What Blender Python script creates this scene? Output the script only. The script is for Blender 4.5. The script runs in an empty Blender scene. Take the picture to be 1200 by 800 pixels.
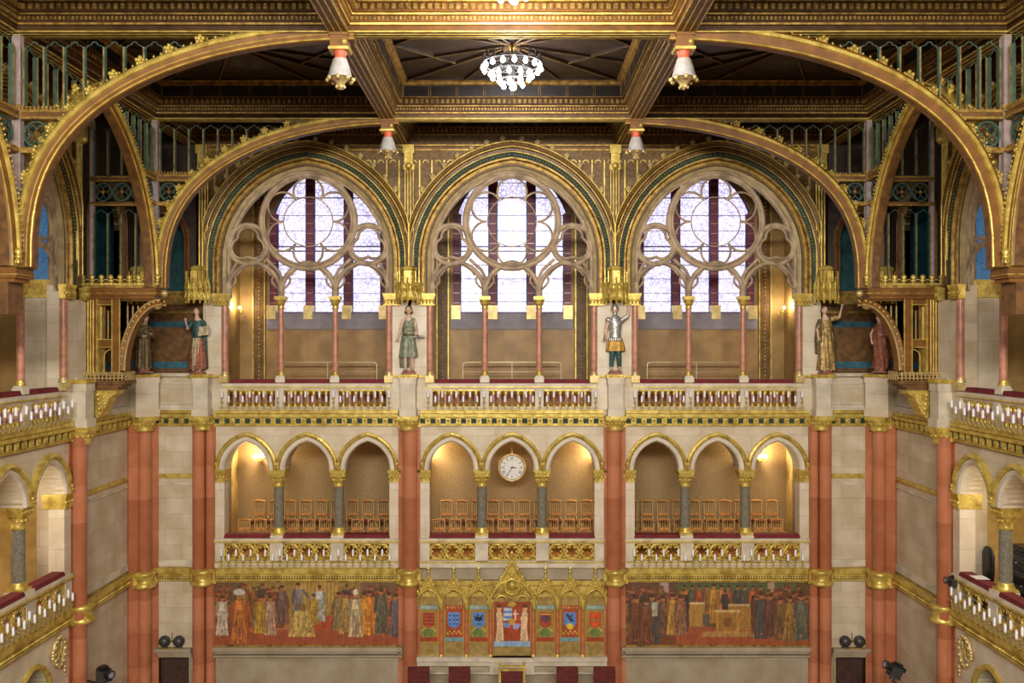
import bpy, math, random
import numpy as np
from math import sin, cos, pi, sqrt, acos, atan2, radians
random.seed(7)
C = bpy.context.scene.collection
U = .03          # one design unit in metres
HZ = 13.5        # eye height above the chamber floor

# ------------------------------------------------------------------ materials
MATS = {}
def lin(c):
    return tuple(((v / 12.92) if v <= .04045 else ((v + .055) / 1.055) ** 2.4) for v in c)
def mat(name, col, rough=.6, metal=0., var=.12, scale=3., bump=0., col2=None, emit=None, spec=None):
    m = bpy.data.materials.new(name); m.use_nodes = True
    nt = m.node_tree; b = nt.nodes['Principled BSDF']
    b.inputs['Roughness'].default_value = rough
    b.inputs['Metallic'].default_value = metal
    tc = nt.nodes.new('ShaderNodeTexCoord')
    nz = nt.nodes.new('ShaderNodeTexNoise'); nz.inputs['Scale'].default_value = scale; nz.inputs['Detail'].default_value = 4
    nt.links.new(tc.outputs['Object'], nz.inputs['Vector'])
    rp = nt.nodes.new('ShaderNodeValToRGB')
    c2 = col2 or tuple(max(0, v * (1 - 2.2 * var)) for v in col)
    c1 = col if col2 else tuple(min(1, v * (1 + var)) for v in col)
    rp.color_ramp.elements[0].position = .34; rp.color_ramp.elements[0].color = (*c2, 1)
    rp.color_ramp.elements[1].position = .62; rp.color_ramp.elements[1].color = (*c1, 1)
    nt.links.new(nz.outputs['Fac'], rp.inputs['Fac'])
    nt.links.new(rp.outputs['Color'], b.inputs['Base Color'])
    if bump:
        bp = nt.nodes.new('ShaderNodeBump'); bp.inputs['Strength'].default_value = bump; bp.inputs['Distance'].default_value = .03
        n2 = nt.nodes.new('ShaderNodeTexNoise'); n2.inputs['Scale'].default_value = scale * 5
        nt.links.new(tc.outputs['Object'], n2.inputs['Vector'])
        nt.links.new(n2.outputs['Fac'], bp.inputs['Height']); nt.links.new(bp.outputs['Normal'], b.inputs['Normal'])
    if emit:
        b.inputs['Emission Color'].default_value = (*emit[0], 1); b.inputs['Emission Strength'].default_value = emit[1]
    MATS[name] = m
    return m
def stone(name, c1, c2, cm, bw=1.2, bh=.55, rough=.45):
    m = mat(name, c1, rough, 0, .1, 1.2)
    nt = m.node_tree; b = nt.nodes['Principled BSDF']
    tc = [n for n in nt.nodes if n.type == 'TEX_COORD'][0]
    sp = nt.nodes.new('ShaderNodeSeparateXYZ'); cb = nt.nodes.new('ShaderNodeCombineXYZ')
    nt.links.new(tc.outputs['Object'], sp.inputs[0])
    ad = nt.nodes.new('ShaderNodeMath'); ad.operation = 'ADD'
    nt.links.new(sp.outputs['X'], ad.inputs[0]); nt.links.new(sp.outputs['Y'], ad.inputs[1])
    nt.links.new(ad.outputs[0], cb.inputs['X']); nt.links.new(sp.outputs['Z'], cb.inputs['Y'])
    br = nt.nodes.new('ShaderNodeTexBrick')
    br.inputs['Scale'].default_value = 1; br.inputs['Brick Width'].default_value = bw; br.inputs['Row Height'].default_value = bh
    br.inputs['Mortar Size'].default_value = .008; br.inputs['Color1'].default_value = (*c1, 1); br.inputs['Color2'].default_value = (*c2, 1)
    br.inputs['Mortar'].default_value = (*cm, 1); br.inputs['Mortar Smooth'].default_value = .6
    nt.links.new(cb.outputs[0], br.inputs['Vector'])
    rp = [n for n in nt.nodes if n.type == 'VALTORGB'][0]
    rp.color_ramp.elements[0].color = (.80, .74, .64, 1); rp.color_ramp.elements[1].color = (1, 1, 1, 1)
    mx = nt.nodes.new('ShaderNodeMix'); mx.data_type = 'RGBA'; mx.blend_type = 'MULTIPLY'; mx.inputs['Factor'].default_value = 1
    nt.links.new(br.outputs['Color'], mx.inputs[6]); nt.links.new(rp.outputs['Color'], mx.inputs[7])
    nt.links.new(mx.outputs[2], b.inputs['Base Color'])
    return m
STONE = stone('pale_stone', (.68, .59, .47), (.58, .49, .37), (.44, .35, .25))
RED = stone('red_marble', (.56, .215, .115), (.40, .135, .065), (.34, .12, .06), 9., 1.15, .25)
STONEP = stone('plain_stone', (.72, .64, .53), (.70, .61, .49), (.46, .36, .24), 2.2, .9)
STONED = stone('grey_stone', (.42, .355, .27), (.37, .305, .22), (.29, .23, .155), 1.5, .8)
TRAC = mat('carved_stone', (.40, .29, .19), .6, 0, .2, 2.5, .3)
CARV = mat('smooth_stone', (.62, .54, .43), .5, 0, .10, 2.)

PINK = mat('pink_marble', (.52, .23, .15), .3, 0, .15, 5.)
LILM = mat('lilac_marble', (.45, .24, .24), .3, 0, .2, 9.)
GRAN = mat('grey_granite', (.20, .18, .14), .3, 0, .14, 14.)
POST = mat('lilac_post', (.36, .28, .27), .5, 0, .1, 6.)
OCHR = mat('ochre_gilding', (.44, .30, .10), .5, .3, .12, 6., .2, (.30, .19, .05))
CORAL = mat('coral_marble', (.56, .17, .08), .35, 0, .12, 6.)
WOODC = mat('coffer_wood', (.085, .04, .015), .38, .1, .15, 4.)
GOLD = mat('gilding', (.73, .56, .14), .36, .4, .10, 4., .25, (.42, .28, .05))
GOLDP = mat('old_gold', (.50, .32, .08), .45, .5, .15, 6., .4, (.20, .11, .025))
GOLDB = mat('pale_gold', (.66, .50, .22), .4, .5, .1, 6., .2)
OLIVE = mat('olive_stone', (.36, .27, .13), .6, 0, .15, 3., .2)
BROWN = mat('gilded_brown', (.20, .078, .009), .5, 0, .12, 4.)
BRWN2 = mat('walnut', (.15, .068, .018), .5, 0, .2, 5.)
DARK = mat('dark_oak', (.042, .025, .016), .45, 0, .2, 3.)
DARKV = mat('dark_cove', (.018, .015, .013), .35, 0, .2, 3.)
BELL = mat('grey_white_enamel', (.50, .48, .46), .4, 0, .08, 5.)
SPAN = mat('brown_gold_panel', (.16, .083, .018), .5, .1, .22, 8., .2)
GREEN = mat('dark_green', (.022, .052, .036), .75, 0, .3, 14.)
TEAL = mat('teal_paint', (.055, .105, .078), .5, 0, .15, 6.)
BLUEW = mat('blue_green_wall', (.012, .085, .10), .6, 0, .2, 3.)
BLUE = mat('blue_paint', (.03, .12, .17), .6, 0, .2, 6.)
BURG = mat('burgundy_velvet', (.16, .012, .018), .8, 0, .15, 6.)
BURG2 = mat('burgundy_leather', (.12, .014, .012), .45, 0, .2, 6.)
MULL = mat('burgundy_mullion', (.16, .02, .06), .5, 0, .1, 6.)
VIOL = mat('violet_border', (.07, .05, .22), .5, 0, .1, 6.)
GREY = mat('lilac_grey_sill', (.27, .24, .28), .6, 0, .08, 2.)
YWALL = mat('yellow_plaster', (.50, .34, .12), .55, 0, .14, 1.5)
GWALL = mat('golden_brown_wall', (.38, .24, .085), .55, 0, .12, 1.5)
PANEL = mat('ochre_panelling', (.36, .21, .075), .5, 0, .12, 1.5)
WHITE = mat('white_enamel', (.85, .84, .86), .35, 0, .03, 5.)
BLACK = mat('black_plastic', (.012, .012, .014), .35, 0, .1, 5.)
DGREY = mat('dark_metal', (.06, .06, .06), .4, .3, .1, 5.)
STEEL = mat('polished_steel', (.50, .49, .48), .38, .7, .1, 5.)
PIPE = mat('pale_brass_pipe', (.70, .60, .36), .35, .5, .05, 5.)
CHAIRW = mat('honey_wood', (.55, .24, .06), .4, 0, .15, 6.)
CHAIRL = mat('light_wood', (.62, .40, .16), .4, 0, .15, 6.)
ORANGE = mat('coral_collar', (.62, .12, .05), .5, 0, .1, 5.)
BULB = mat('lit_bulb', (1, 1, 1), .5, 0, 0, 1., emit=((1, .96, 1), 22.))
SBULB = mat('warm_bulb', (1, .9, .7), .5, 0, 0, 1., emit=((1, .82, .45), 40.))
CANDLE = mat('candle_white', (.86, .84, .92), .4, 0, .02, 5.)
PAPER = mat('paper', (.75, .74, .78), .7, 0, .05, 5.)
SKIN = mat('painted_skin', (.62, .42, .30), .55, 0, .12, 8.)
FLOORM = mat('parquet_floor', (.22, .11, .05), .35, 0, .2, 2.)

def brocade():
    m = mat('brocade', (.36, .25, .11), .55, .15, .2, 3.)
    nt = m.node_tree; b = nt.nodes['Principled BSDF']
    tc = [n for n in nt.nodes if n.type == 'TEX_COORD'][0]
    mp = nt.nodes.new('ShaderNodeMapping'); mp.inputs['Scale'].default_value = (3.2, 3.2, 2.3)
    vo = nt.nodes.new('ShaderNodeTexVoronoi'); vo.inputs['Scale'].default_value = 4.4; vo.inputs['Randomness'].default_value = .9
    vo.feature = 'DISTANCE_TO_EDGE'
    nt.links.new(tc.outputs['Object'], mp.inputs[0]); nt.links.new(mp.outputs[0], vo.inputs['Vector'])
    rp = nt.nodes.new('ShaderNodeValToRGB'); rp.color_ramp.elements[0].position = .02; rp.color_ramp.elements[0].color = (.25, .16, .075, 1)
    rp.color_ramp.elements[1].position = .16; rp.color_ramp.elements[1].color = (.36, .25, .115, 1)
    nt.links.new(vo.outputs['Distance'], rp.inputs['Fac']); nt.links.new(rp.outputs['Color'], b.inputs['Base Color'])
    return m
BROC = brocade()
def glass(name, base, strength, lines):
    m = bpy.data.materials.new(name); m.use_nodes = True; nt = m.node_tree; b = nt.nodes['Principled BSDF']
    tc = nt.nodes.new('ShaderNodeTexCoord')
    vo = nt.nodes.new('ShaderNodeTexVoronoi'); vo.feature = 'DISTANCE_TO_EDGE'; vo.inputs['Scale'].default_value = 7
    nt.links.new(tc.outputs['Object'], vo.inputs['Vector'])
    rp = nt.nodes.new('ShaderNodeValToRGB'); rp.color_ramp.elements[0].position = .015; rp.color_ramp.elements[0].color = (*lines, 1)
    rp.color_ramp.elements[1].position = .16; rp.color_ramp.elements[1].color = (*base, 1)
    nt.links.new(vo.outputs['Distance'], rp.inputs['Fac'])
    nt.links.new(rp.outputs['Color'], b.inputs['Emission Color']); b.inputs['Emission Strength'].default_value = strength
    b.inputs['Base Color'].default_value = (*[v * .5 for v in base], 1); b.inputs['Roughness'].default_value = .2
    MATS[name] = m
    return m
GLASS = glass('leaded_glass', (.92, .89, 1.0), 1.18, (.38, .33, .62))
GLASSB = glass('blue_leaded_glass', (.085, .21, .38), .5, (.045, .13, .25))
GLASST = glass('dim_teal_glass', (.02, .12, .16), .25, (.012, .08, .12))
def picmat(name):
    m = bpy.data.materials.new(name); m.use_nodes = True; nt = m.node_tree; b = nt.nodes['Principled BSDF']
    a = nt.nodes.new('ShaderNodeAttribute'); a.attribute_name = 'Col'
    nt.links.new(a.outputs['Color'], b.inputs['Base Color']); b.inputs['Roughness'].default_value = .6
    MATS[name] = m
    return m
PAINT = picmat('painted_surface')

# ------------------------------------------------------------------ mesh builder (all in design units)
class MB:
    def __init__(s):
        s.v = []; s.f = []; s.mi = []; s.sm = []; s.m = 0; s.s = False
    def add(s, vs, fs):
        o = len(s.v); s.v += vs
        for f in fs:
            s.f.append([o + i for i in f]); s.mi.append(s.m); s.sm.append(s.s)
    def box(s, x0, x1, y0, y1, z0, z1):
        a = s.s; s.s = False
        v = [(x, y, z) for x in (x0, x1) for y in (y0, y1) for z in (z0, z1)]
        s.add(v, [(0, 1, 3, 2), (4, 6, 7, 5), (0, 4, 5, 1), (2, 3, 7, 6), (0, 2, 6, 4), (1, 5, 7, 3)]); s.s = a
    def prism(s, poly, y0, y1):
        n = len(poly)
        v = [(x, y0, z) for x, z in poly] + [(x, y1, z) for x, z in poly]
        s.add(v, [tuple(range(n)), tuple(range(2 * n - 1, n - 1, -1))] + [(i, i + n, (i + 1) % n + n, (i + 1) % n) for i in range(n)])
    def strip(s, rows, cu=False, cv=False):
        n = len(rows[0]); v = [p for r in rows for p in r]; f = []
        R = len(rows)
        for i in range(R if cu else R - 1):
            for j in range(n if cv else n - 1):
                a, b = i, (i + 1) % R; c, d = j, (j + 1) % n
                f.append((a * n + c, a * n + d, b * n + d, b * n + c))
        s.add(v, f)
    def lathe(s, prof, cx=0, cy=0, n=14, sx=1, sy=1, rot=0):
        a = s.s; s.s = n > 6 or a
        rows = [[(cx + sx * r * cos(rot + 2 * pi * k / n), cy + sy * r * sin(rot + 2 * pi * k / n), z) for k in range(n)] for r, z in prof]
        s.strip(rows, False, True)
        s.add(rows[0][::-1], [tuple(range(n))]); s.add(rows[-1], [tuple(range(n))]); s.s = a
    def tube(s, pts, r, n=6, closed=False, cap=True):
        P = [np.array(p, float) for p in pts]; m = len(P); rows = []
        up = None
        for i in range(m):
            if closed: t = P[(i + 1) % m] - P[i - 1]
            else: t = P[min(i + 1, m - 1)] - P[max(i - 1, 0)]
            t = t / (np.linalg.norm(t) + 1e-9)
            if up is None:
                up = np.array([0, 1., 0]) if abs(t[1]) < .9 else np.array([1., 0, 0])
            a = np.cross(t, up); a /= np.linalg.norm(a) + 1e-9; b = np.cross(a, t); up = b
            rr = r[i] if isinstance(r, (list, tuple)) else r
            rows.append([tuple(P[i] + rr * (cos(2 * pi * k / n + pi / n) * a + sin(2 * pi * k / n + pi / n) * b)) for k in range(n)])
        q = s.s; s.s = n > 4
        s.strip(rows, closed, True)
        if not closed and cap:
            s.add(rows[0][::-1], [tuple(range(n))]); s.add(rows[-1], [tuple(range(n))])
        s.s = q
    def ball(s, c, r, n=8, sz=(1, 1, 1)):
        rows = [[(c[0] + sz[0] * r * sin(a) * cos(b), c[1] + sz[1] * r * sin(a) * sin(b), c[2] + sz[2] * r * cos(a))
                 for b in [2 * pi * k / n for k in range(n)]] for a in [pi * (j + .02) / (n // 2 + .04) for j in range(n // 2 + 1)]]
        q = s.s; s.s = True; s.strip(rows, False, True); s.s = q
    def octa(s, c, r, ry=None):
        x, y, z = c; ry = ry or r
        s.add([(x - r, y, z), (x, y, z - r), (x + r, y, z), (x, y, z + r), (x, y - ry, z)], [(0, 1, 4), (1, 2, 4), (2, 3, 4), (3, 0, 4)])
    def mesh(s, name, mats):
        me = bpy.data.meshes.new(name)
        me.from_pydata([(x * U, y * U, z * U) for x, y, z in s.v], [], s.f)
        for m in mats: me.materials.append(m)
        me.polygons.foreach_set('material_index', s.mi); me.polygons.foreach_set('use_smooth', s.sm)
        me.validate(); me.update()
        return me

CACHE = {}
def getmesh(key, fn, mats):
    if key not in CACHE:
        mb = MB(); r = fn(mb)
        CACHE[key] = r if isinstance(r, bpy.types.Mesh) else mb.mesh(key, mats if isinstance(mats, (list, tuple)) else [mats])
    return CACHE[key]
def put(name, key, fn, mats, parent=None, loc=(0, 0, 0), rz=0, scale=None):
    o = bpy.data.objects.new(name, getmesh(key, fn, mats)); C.objects.link(o)
    if parent: o.parent = parent
    o.location = (loc[0] * U, loc[1] * U, loc[2] * U); o.rotation_euler = (0, 0, rz)
    if scale: o.scale = scale
    return o
# frames: (X, Y, angle); local +y goes into the wall, local -y towards the hall
def fw(F, x, y, z):
    X, Y, a = F
    return (((X + x * cos(a) - y * sin(a)) * U), ((Y + x * sin(a) + y * cos(a)) * U), z * U + HZ)
def tag(o, label, cat, group=None, kind=None):
    o['label'] = label
    if cat: o['category'] = cat
    if group: o['group'] = group
    if kind: o['kind'] = kind
    return o
def thing(name, label, cat, F, pos=(0, 0, 0), group=None, rot=0):
    o = bpy.data.objects.new(name, None); C.objects.link(o); o.empty_display_size = .1
    o.location = fw(F, *pos); o.rotation_euler = (0, 0, F[2] + rot)
    return tag(o, label, cat, group)
def solo(name, key, fn, mats, label, cat, F, pos=(0, 0, 0), group=None, rot=0):
    o = put(name, key, fn, mats); o.location = fw(F, *pos); o.rotation_euler = (0, 0, F[2] + rot)
    return tag(o, label, cat, group)
def struct(name, key, fn, mats, F=(0, 0, 0), pos=(0, 0, 0), label=None):
    o = put(name, key, fn, mats); o.location = fw(F, *pos); o.rotation_euler = (0, 0, F[2]); o['kind'] = 'structure'
    if label: o['label'] = label
    return o

def plate(key, loops, y0, y1, m):
    """a flat slab in the xz plane with holes, loops[0] is the outline"""
    if key in CACHE: return CACHE[key]
    cu = bpy.data.curves.new(key, 'CURVE'); cu.dimensions = '2D'; cu.fill_mode = 'BOTH'; cu.extrude = abs(y1 - y0) / 2 * U
    for lp in loops:
        sp = cu.splines.new('POLY'); sp.points.add(len(lp) - 1); sp.use_cyclic_u = True
        for i, (x, z) in enumerate(lp): sp.points[i].co = (x * U, z * U, 0, 1)
    ob = bpy.data.objects.new('tmp', cu); C.objects.link(ob)
    bpy.context.view_layer.update()
    me = bpy.data.meshes.new_from_object(ob.evaluated_get(bpy.context.evaluated_depsgraph_get()))
    bpy.data.objects.remove(ob); bpy.data.curves.remove(cu)
    yc = (y0 + y1) / 2 * U
    co = np.zeros(len(me.vertices) * 3); me.vertices.foreach_get('co', co); co = co.reshape(-1, 3)
    co = np.stack([co[:, 0], -co[:, 2] + yc, co[:, 1]], 1); me.vertices.foreach_set('co', co.ravel())
    me.materials.clear(); me.materials.append(m); me.update()
    CACHE[key] = me
    return me

def arcpath(R, c, z0, zbot, clamp=None, n=14):
    """right half of a two-centred arch: centre (-c, z0), radius R, foot extended down to zbot"""
    t1 = acos(max(-1, min(1, c / R)))
    p = [(R - c, zbot)] + [(-c + R * cos(t1 * k / n), z0 + R * sin(t1 * k / n)) for k in range(n + 1)]
    if clamp: p = [(min(x, clamp), z) for x, z in p]
    return p + [(-x, z) for x, z in p[::-1]][1:]
def bandarch(mb, prof, c, z0, zbot, clamp=None, n=14, closed=False):
    rows = []
    for R, y, m in prof:
        rows.append(([(x, y, z) for x, z in arcpath(R, c, z0, zbot, clamp, n)], m))
    L = len(rows)
    for i in range(L if closed else L - 1):
        mb.m = rows[(i + 1) % L][1]
        mb.s = False
        mb.strip([rows[i][0], rows[(i + 1) % L][0]])
def ring(mb, cx, cz, r, rt, y=0, a0=0, a1=2 * pi, n=28, ns=6):
    full = abs(a1 - a0 - 2 * pi) < 1e-6
    pts = [(cx + r * cos(a0 + (a1 - a0) * k / n), y, cz + r * sin(a0 + (a1 - a0) * k / n)) for k in range(n if full else n + 1)]
    mb.tube(pts, rt, ns, full)
def foils(mb, cx, cz, r, k, rt, y=0, ph=0, n=10, dd=None):
    """k lobes inside a circle of radius r, meeting in cusps that point inwards"""
    h = pi / k; d = dd * r if dd else r / (1 + sin(h)); fr = r - d
    rho = d * cos(h) + sqrt(max(0, fr * fr - (d * sin(h)) ** 2)); w = atan2(rho * sin(h), rho * cos(h) - d)
    for i in range(k):
        a = ph + 2 * pi * i / k
        ring(mb, cx + d * cos(a), cz + d * sin(a), fr, rt, y, a - w, a + w, n, 5)
# ------------------------------------------------------------------ the bays
# every bay is 240 wide; 0 = back wall centre
BAYS = {'L': (-240, 0, 0), 'C': (0, 0, 0), 'R': (240, 0, 0), 'SL': (-441, -262, pi / 2), 'SR': (441, -262, -pi / 2)}
WN = {'L': 'left bay of the back wall', 'C': 'central bay above the clock', 'R': 'right bay of the back wall',
      'SL': 'left side wall', 'SR': 'right side wall'}
WC, WZ0, WR = 11.6, 95, 104.6           # window arch: centre offset, spring height, inner radius
AC, AZ0 = 7.94, -150                    # arcade arches
AX = (-71, 0, 71)

def bay_walls(F, nm, back=True):
    n = 'wall_back' if back else ('wall_left' if nm == 'SL' else 'wall_right')
    # below the lower gallery
    def low(mb):
        mb.box(-122, 122, 0, 22, -450, -262)
    def lowside(mb):
        mb.box(-122, 122, 0, 22, -450, -262)
    if back: struct(n, 'low', low, STONED, F)
    else:
        a = [(x + 0, z) for x, z in arcpath(30, 4, -333, -450, None, 8)]
        plate('lowside', [[(-122, -450), (122, -450), (122, -262), (-122, -262)]], 0, 22, STONED)
        cx = 43 * (1 if nm == 'SL' else -1)
        key = 'lowside' + nm
        plate(key, [[(-122, -450), (cx - 26.1, -450)] + [(x + cx, z) for x, z in arcpath(30, 4, -333, -449, None, 8)][::-1][0:] + [(cx + 26.1, -450), (122, -450), (122, -262), (-122, -262)]], 0, 22, STONEP)
        struct(n, key, None, None, F)
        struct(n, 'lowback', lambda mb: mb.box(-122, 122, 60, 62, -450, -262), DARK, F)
    # arcade wall
    lp = [(-97, -268), (-97, AZ0)]
    for x in AX:
        lp += [(x + a, z) for a, z in arcpath(33.94, AC, AZ0, AZ0, None, 8)[::-1]]
    lp += [(97, AZ0), (97, -268)]
    lp2 = []
    for p in lp:
        if not lp2 or abs(p[0] - lp2[-1][0]) + abs(p[1] - lp2[-1][1]) > .05: lp2.append(p)
    plate('arcade', [[(-122, -268)] + lp2 + [(122, -268), (122, -92), (-122, -92)]], 0, 26, STONE)
    struct(n, 'arcade', None, None, F)
    # upper wall: stone piers beside the opening, then wooden spandrels
    def piers(mb):
        for s in (-1, 1):
            a, b = sorted((s * 97, s * 122)); mb.box(a, b, 0, 16, -92, 56)
        mb.box(-97, 97, 2, 16, -92, -79)
    struct(n, 'piers', piers, STONE, F)
    hole = arcpath(112, WC, WZ0, 56, None, 14)[::-1]
    plate('spandrel', [[(-122, 56)] + hole + [(122, 56), (122, 262), (-122, 262)]], 0, 12, SPAN)
    struct(n, 'spandrel', None, None, F)

def window_arch(F, nm):
    w = WN[nm]
    t = thing('window_arch', {'L': 'tall pointed arch of gold and green mouldings over the leftmost big window',
        'C': 'tall pointed arch of gold and green mouldings over the middle big window',
        'R': 'tall pointed arch of gold and green mouldings over the rightmost big window',
        'SL': 'foreshortened gold and green window arch on the left side wall',
        'SR': 'foreshortened gold and green window arch on the right side wall'}[nm], 'arch', F, (0, 0, 95), 'window arches')
    L = (0, 0, -95)
    P = [('stone_moulding', [(103, 10, 0), (103, 5, 0), (107, 4, 0), (107, 2, 0), (111, 0, 0), (112, 3, 0), (113.5, 3, 0), (114, -1, 0)], OLIVE),
         ('gilded_moulding', [(114, 1, 0), (114, -2, 0), (117, -2, 0), (118, 0, 0), (119, -4, 0), (121, -4, 0), (121, 0, 0)], GOLDP),
         ('green_band', [(121, 0, 0), (121, -2.5, 0), (126.5, -4, 0), (127, -1, 0)], GREEN),
         ('brown_moulding', [(127, 0, 0), (127, -5.5, 0), (131, -6, 0), (132, -4, 0), (134, -6, 0), (138, -8, 0), (139, 0, 0)], BRWN2)]
    for nme, pr, m in P:
        put(nme, 'wa_' + nme, lambda mb, pr=pr: bandarch(mb, pr, WC, WZ0, 56, 118.5, 20), m, t, L)
    def gl(mb):
        for R, y, r in ((127, -6, .8), (133, -6.5, .8), (139, -8, 1.0)):
            mb.tube([(x, y, z) for x, z in arcpath(R, WC, WZ0, 66, 119.5, 20)], r, 5)
        for R, y, st in ((130, -6.5, 3.4), (136.5, -8.5, 2.9), (115.5, -2.6, 3.2), (124, -4.2, 3.6)):
            n = int(R * 1.45 / st)
            for s in (-1, 1):
                for k in range(n):
                    a = acos(WC / R) * k / n; x = -WC + R * cos(a)
                    if x > 118: continue
                    mb.octa((s * x, y, WZ0 + R * sin(a)), .85, .9)
    put('beaded_edge', 'wa_beads', gl, GOLD, t, L)['kind'] = 'stuff'
    for s in (-1, 1):
        for k in range(7):
            R = 143; a = .62 + k * (acos(WC / R) - .62) / 6.6; x = -WC + R * cos(a)
            put('crocket', 'crocket', crocket, GOLDB, t, (s * x, -6, WZ0 + R * sin(a) - 95))

def crocket(mb):
    for k in range(5):
        a = 2 * pi * k / 5 + .3
        mb.ball((2.1 * cos(a), -.6, 2.1 * sin(a)), 1.5, 6)
    mb.ball((0, -1.8, 0), 1.5, 6); mb.box(-.7, .7, -.5, 1, -4, 0)

def tracery(F, nm):
    lab = {'L': 'carved stone tracery of circles filling the leftmost big window arch', 'C': 'carved stone tracery of circles filling the middle big window arch',
           'R': 'carved stone tracery of circles filling the rightmost big window arch', 'SL': 'carved stone tracery seen edge-on in the left side wall',
           'SR': 'carved stone tracery seen edge-on in the right side wall'}[nm]
    t = thing('window_tracery', lab, 'tracery', F, (0, 5, 53), 'window tracery')
    if nm[0] == 'S': t.scale = (1, .5, 1)
    L = (0, 0, -53)
    # coordinates below: z from the horizon
    put('rose_ring', 'tr_rose', lambda mb: (ring(mb, 0, 141, 55, 3.6, 0, n=48, ns=8), ring(mb, 0, 141, 51.5, 1.5, -2.5, n=48)), TRAC, t, L)
    put('hexafoil', 'tr_foil', lambda mb: foils(mb, 0, 141, 52, 6, 1.4, 0, pi / 2, 14), TRAC, t, L)
    put('thin_ring', 'tr_thin', lambda mb: ring(mb, 0, 141, 29, .7, 0, n=36), TRAC, t, L)
    for s in (-1, 1):
        def sm(mb, s=s):
            ring(mb, s * 71, 114, 23, 3.1, 0, n=32, ns=8)
            foils(mb, s * 71, 114, 20.5, 3, 1.9, 0, pi / 2, 12, .4)
        put('quatrefoil_ring', 'tr_sm%d' % s, sm, TRAC, t, L)
    for i, x in enumerate((-64, 0, 64)):
        def lan(mb, x=x):
            p = arcpath(37.5, 5.5, 56, 50, None, 10)
            mb.tube([(x + a, 0, z) for a, z in p], 3.0, 7)
            for s in (-1, 1):
                q = [(x + s * (31.5 - 7 * sin(pi * k / 8) - .75 * k), 0, 60 + k * 2.6) for k in range(9)]
                mb.tube(q, 1.4, 5)
            mb.tube([(x + a, 0, z) for a, z in arcpath(29, 5, 63, 72, None, 8) if z > 76], 1.3, 5)
        put('lancet_head', 'tr_lan%d' % i, lan, TRAC, t, L)
    def sp(mb):
        for s in (-1, 1):
            mb.tube([(s * 92, 0, 50), (s * 94, 0, 95), (s * 92, 0, 115), (s * 84, 0, 140), (s * 70, 0, 162), (s * 54, 0, 180), (s * 30, 0, 196), (s * 1, 0, 199)], 2.4, 6)
            mb.tube([(s * 94, 0, 60), (s * 92, 0, 78), (s * 84, 0, 93)], 2, 6)
            mb.tube([(s * 32, 0, 62), (s * 32, 0, 76), (s * 36, 0, 84), (s * 50, 0, 97)], 2.2, 6)
            mb.tube([(s * 32, 0, 50), (s * 32, 0, 66)], 4, 8)
    put('border_rib', 'tr_sp', sp, TRAC, t, L)

def mullion_columns(F, nm):
    side = {'L': 'leftmost big window', 'C': 'middle big window', 'R': 'rightmost big window', 'SL': 'left side wall window', 'SR': 'right side wall window'}[nm]
    for s in (-1, 1):
        sd = ('left', 'right')[s > 0] if nm in 'LCR' else (('far', 'near')[(s > 0) != (nm == 'SL')])
        t = thing('window_column', 'slender pink marble column, the %s one of two dividing the %s' % (sd, side), 'column', F, (s * 32, 5, -45), 'slender pink window columns')
        put('pedestal', 'mc_ped', lambda mb: (mb.box(-5.5, 5.5, -5, 5, -3, 3), mb.box(-4.6, 4.6, -4, 4, 3, 5)), CARV, t)
        put('base', 'mc_base', lambda mb: mb.lathe([(4.6, 5), (4.8, 6.5), (3.8, 7.5), (4.2, 8.5), (3.4, 10)], n=14), GOLD, t)
        put('shaft', 'mc_shaft', lambda mb: mb.lathe([(3.5, 10), (3.3, 83)], n=14), PINK, t)
        put('capital', 'mc_cap', lambda mb: (mb.lathe([(3.6, 83), (4.2, 84), (3.4, 85.5), (4, 88), (6, 92), (6.4, 94)], n=14), mb.box(-6.6, 6.6, -6, 6, 94, 98), [mb.octa((4.6 * cos(a), 4.6 * sin(a) - .5, 89), 1.4) for a in (-2.6, -2.1, -1.57, -1.0, -.5)]), GOLD, t)

def capital_block(mb, x0, x1, y0, y1, z0, z1):
    h = z1 - z0
    mb.box(x0 + 1.2, x1 - 1.2, y0 + 1.2, y1, z0, z1)
    mb.box(x0, x1, y0, y1, z1 - h * .22, z1); mb.box(x0 + .6, x1 - .6, y0 + .6, y1, z1 - h * .34, z1 - h * .22)
    mb.box(x0 + .6, x1 - .6, y0 + .6, y1, z0, z0 + h * .1)
    n = max(2, int((x1 - x0) / 4))
    for k in range(n):
        x = x0 + (k + .5) * (x1 - x0) / n
        mb.ball((x, y0 + 1.2, z0 + h * .42), h * .15, 6); mb.octa((x, y0 + .8, z0 + h * .22), h * .1)

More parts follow.
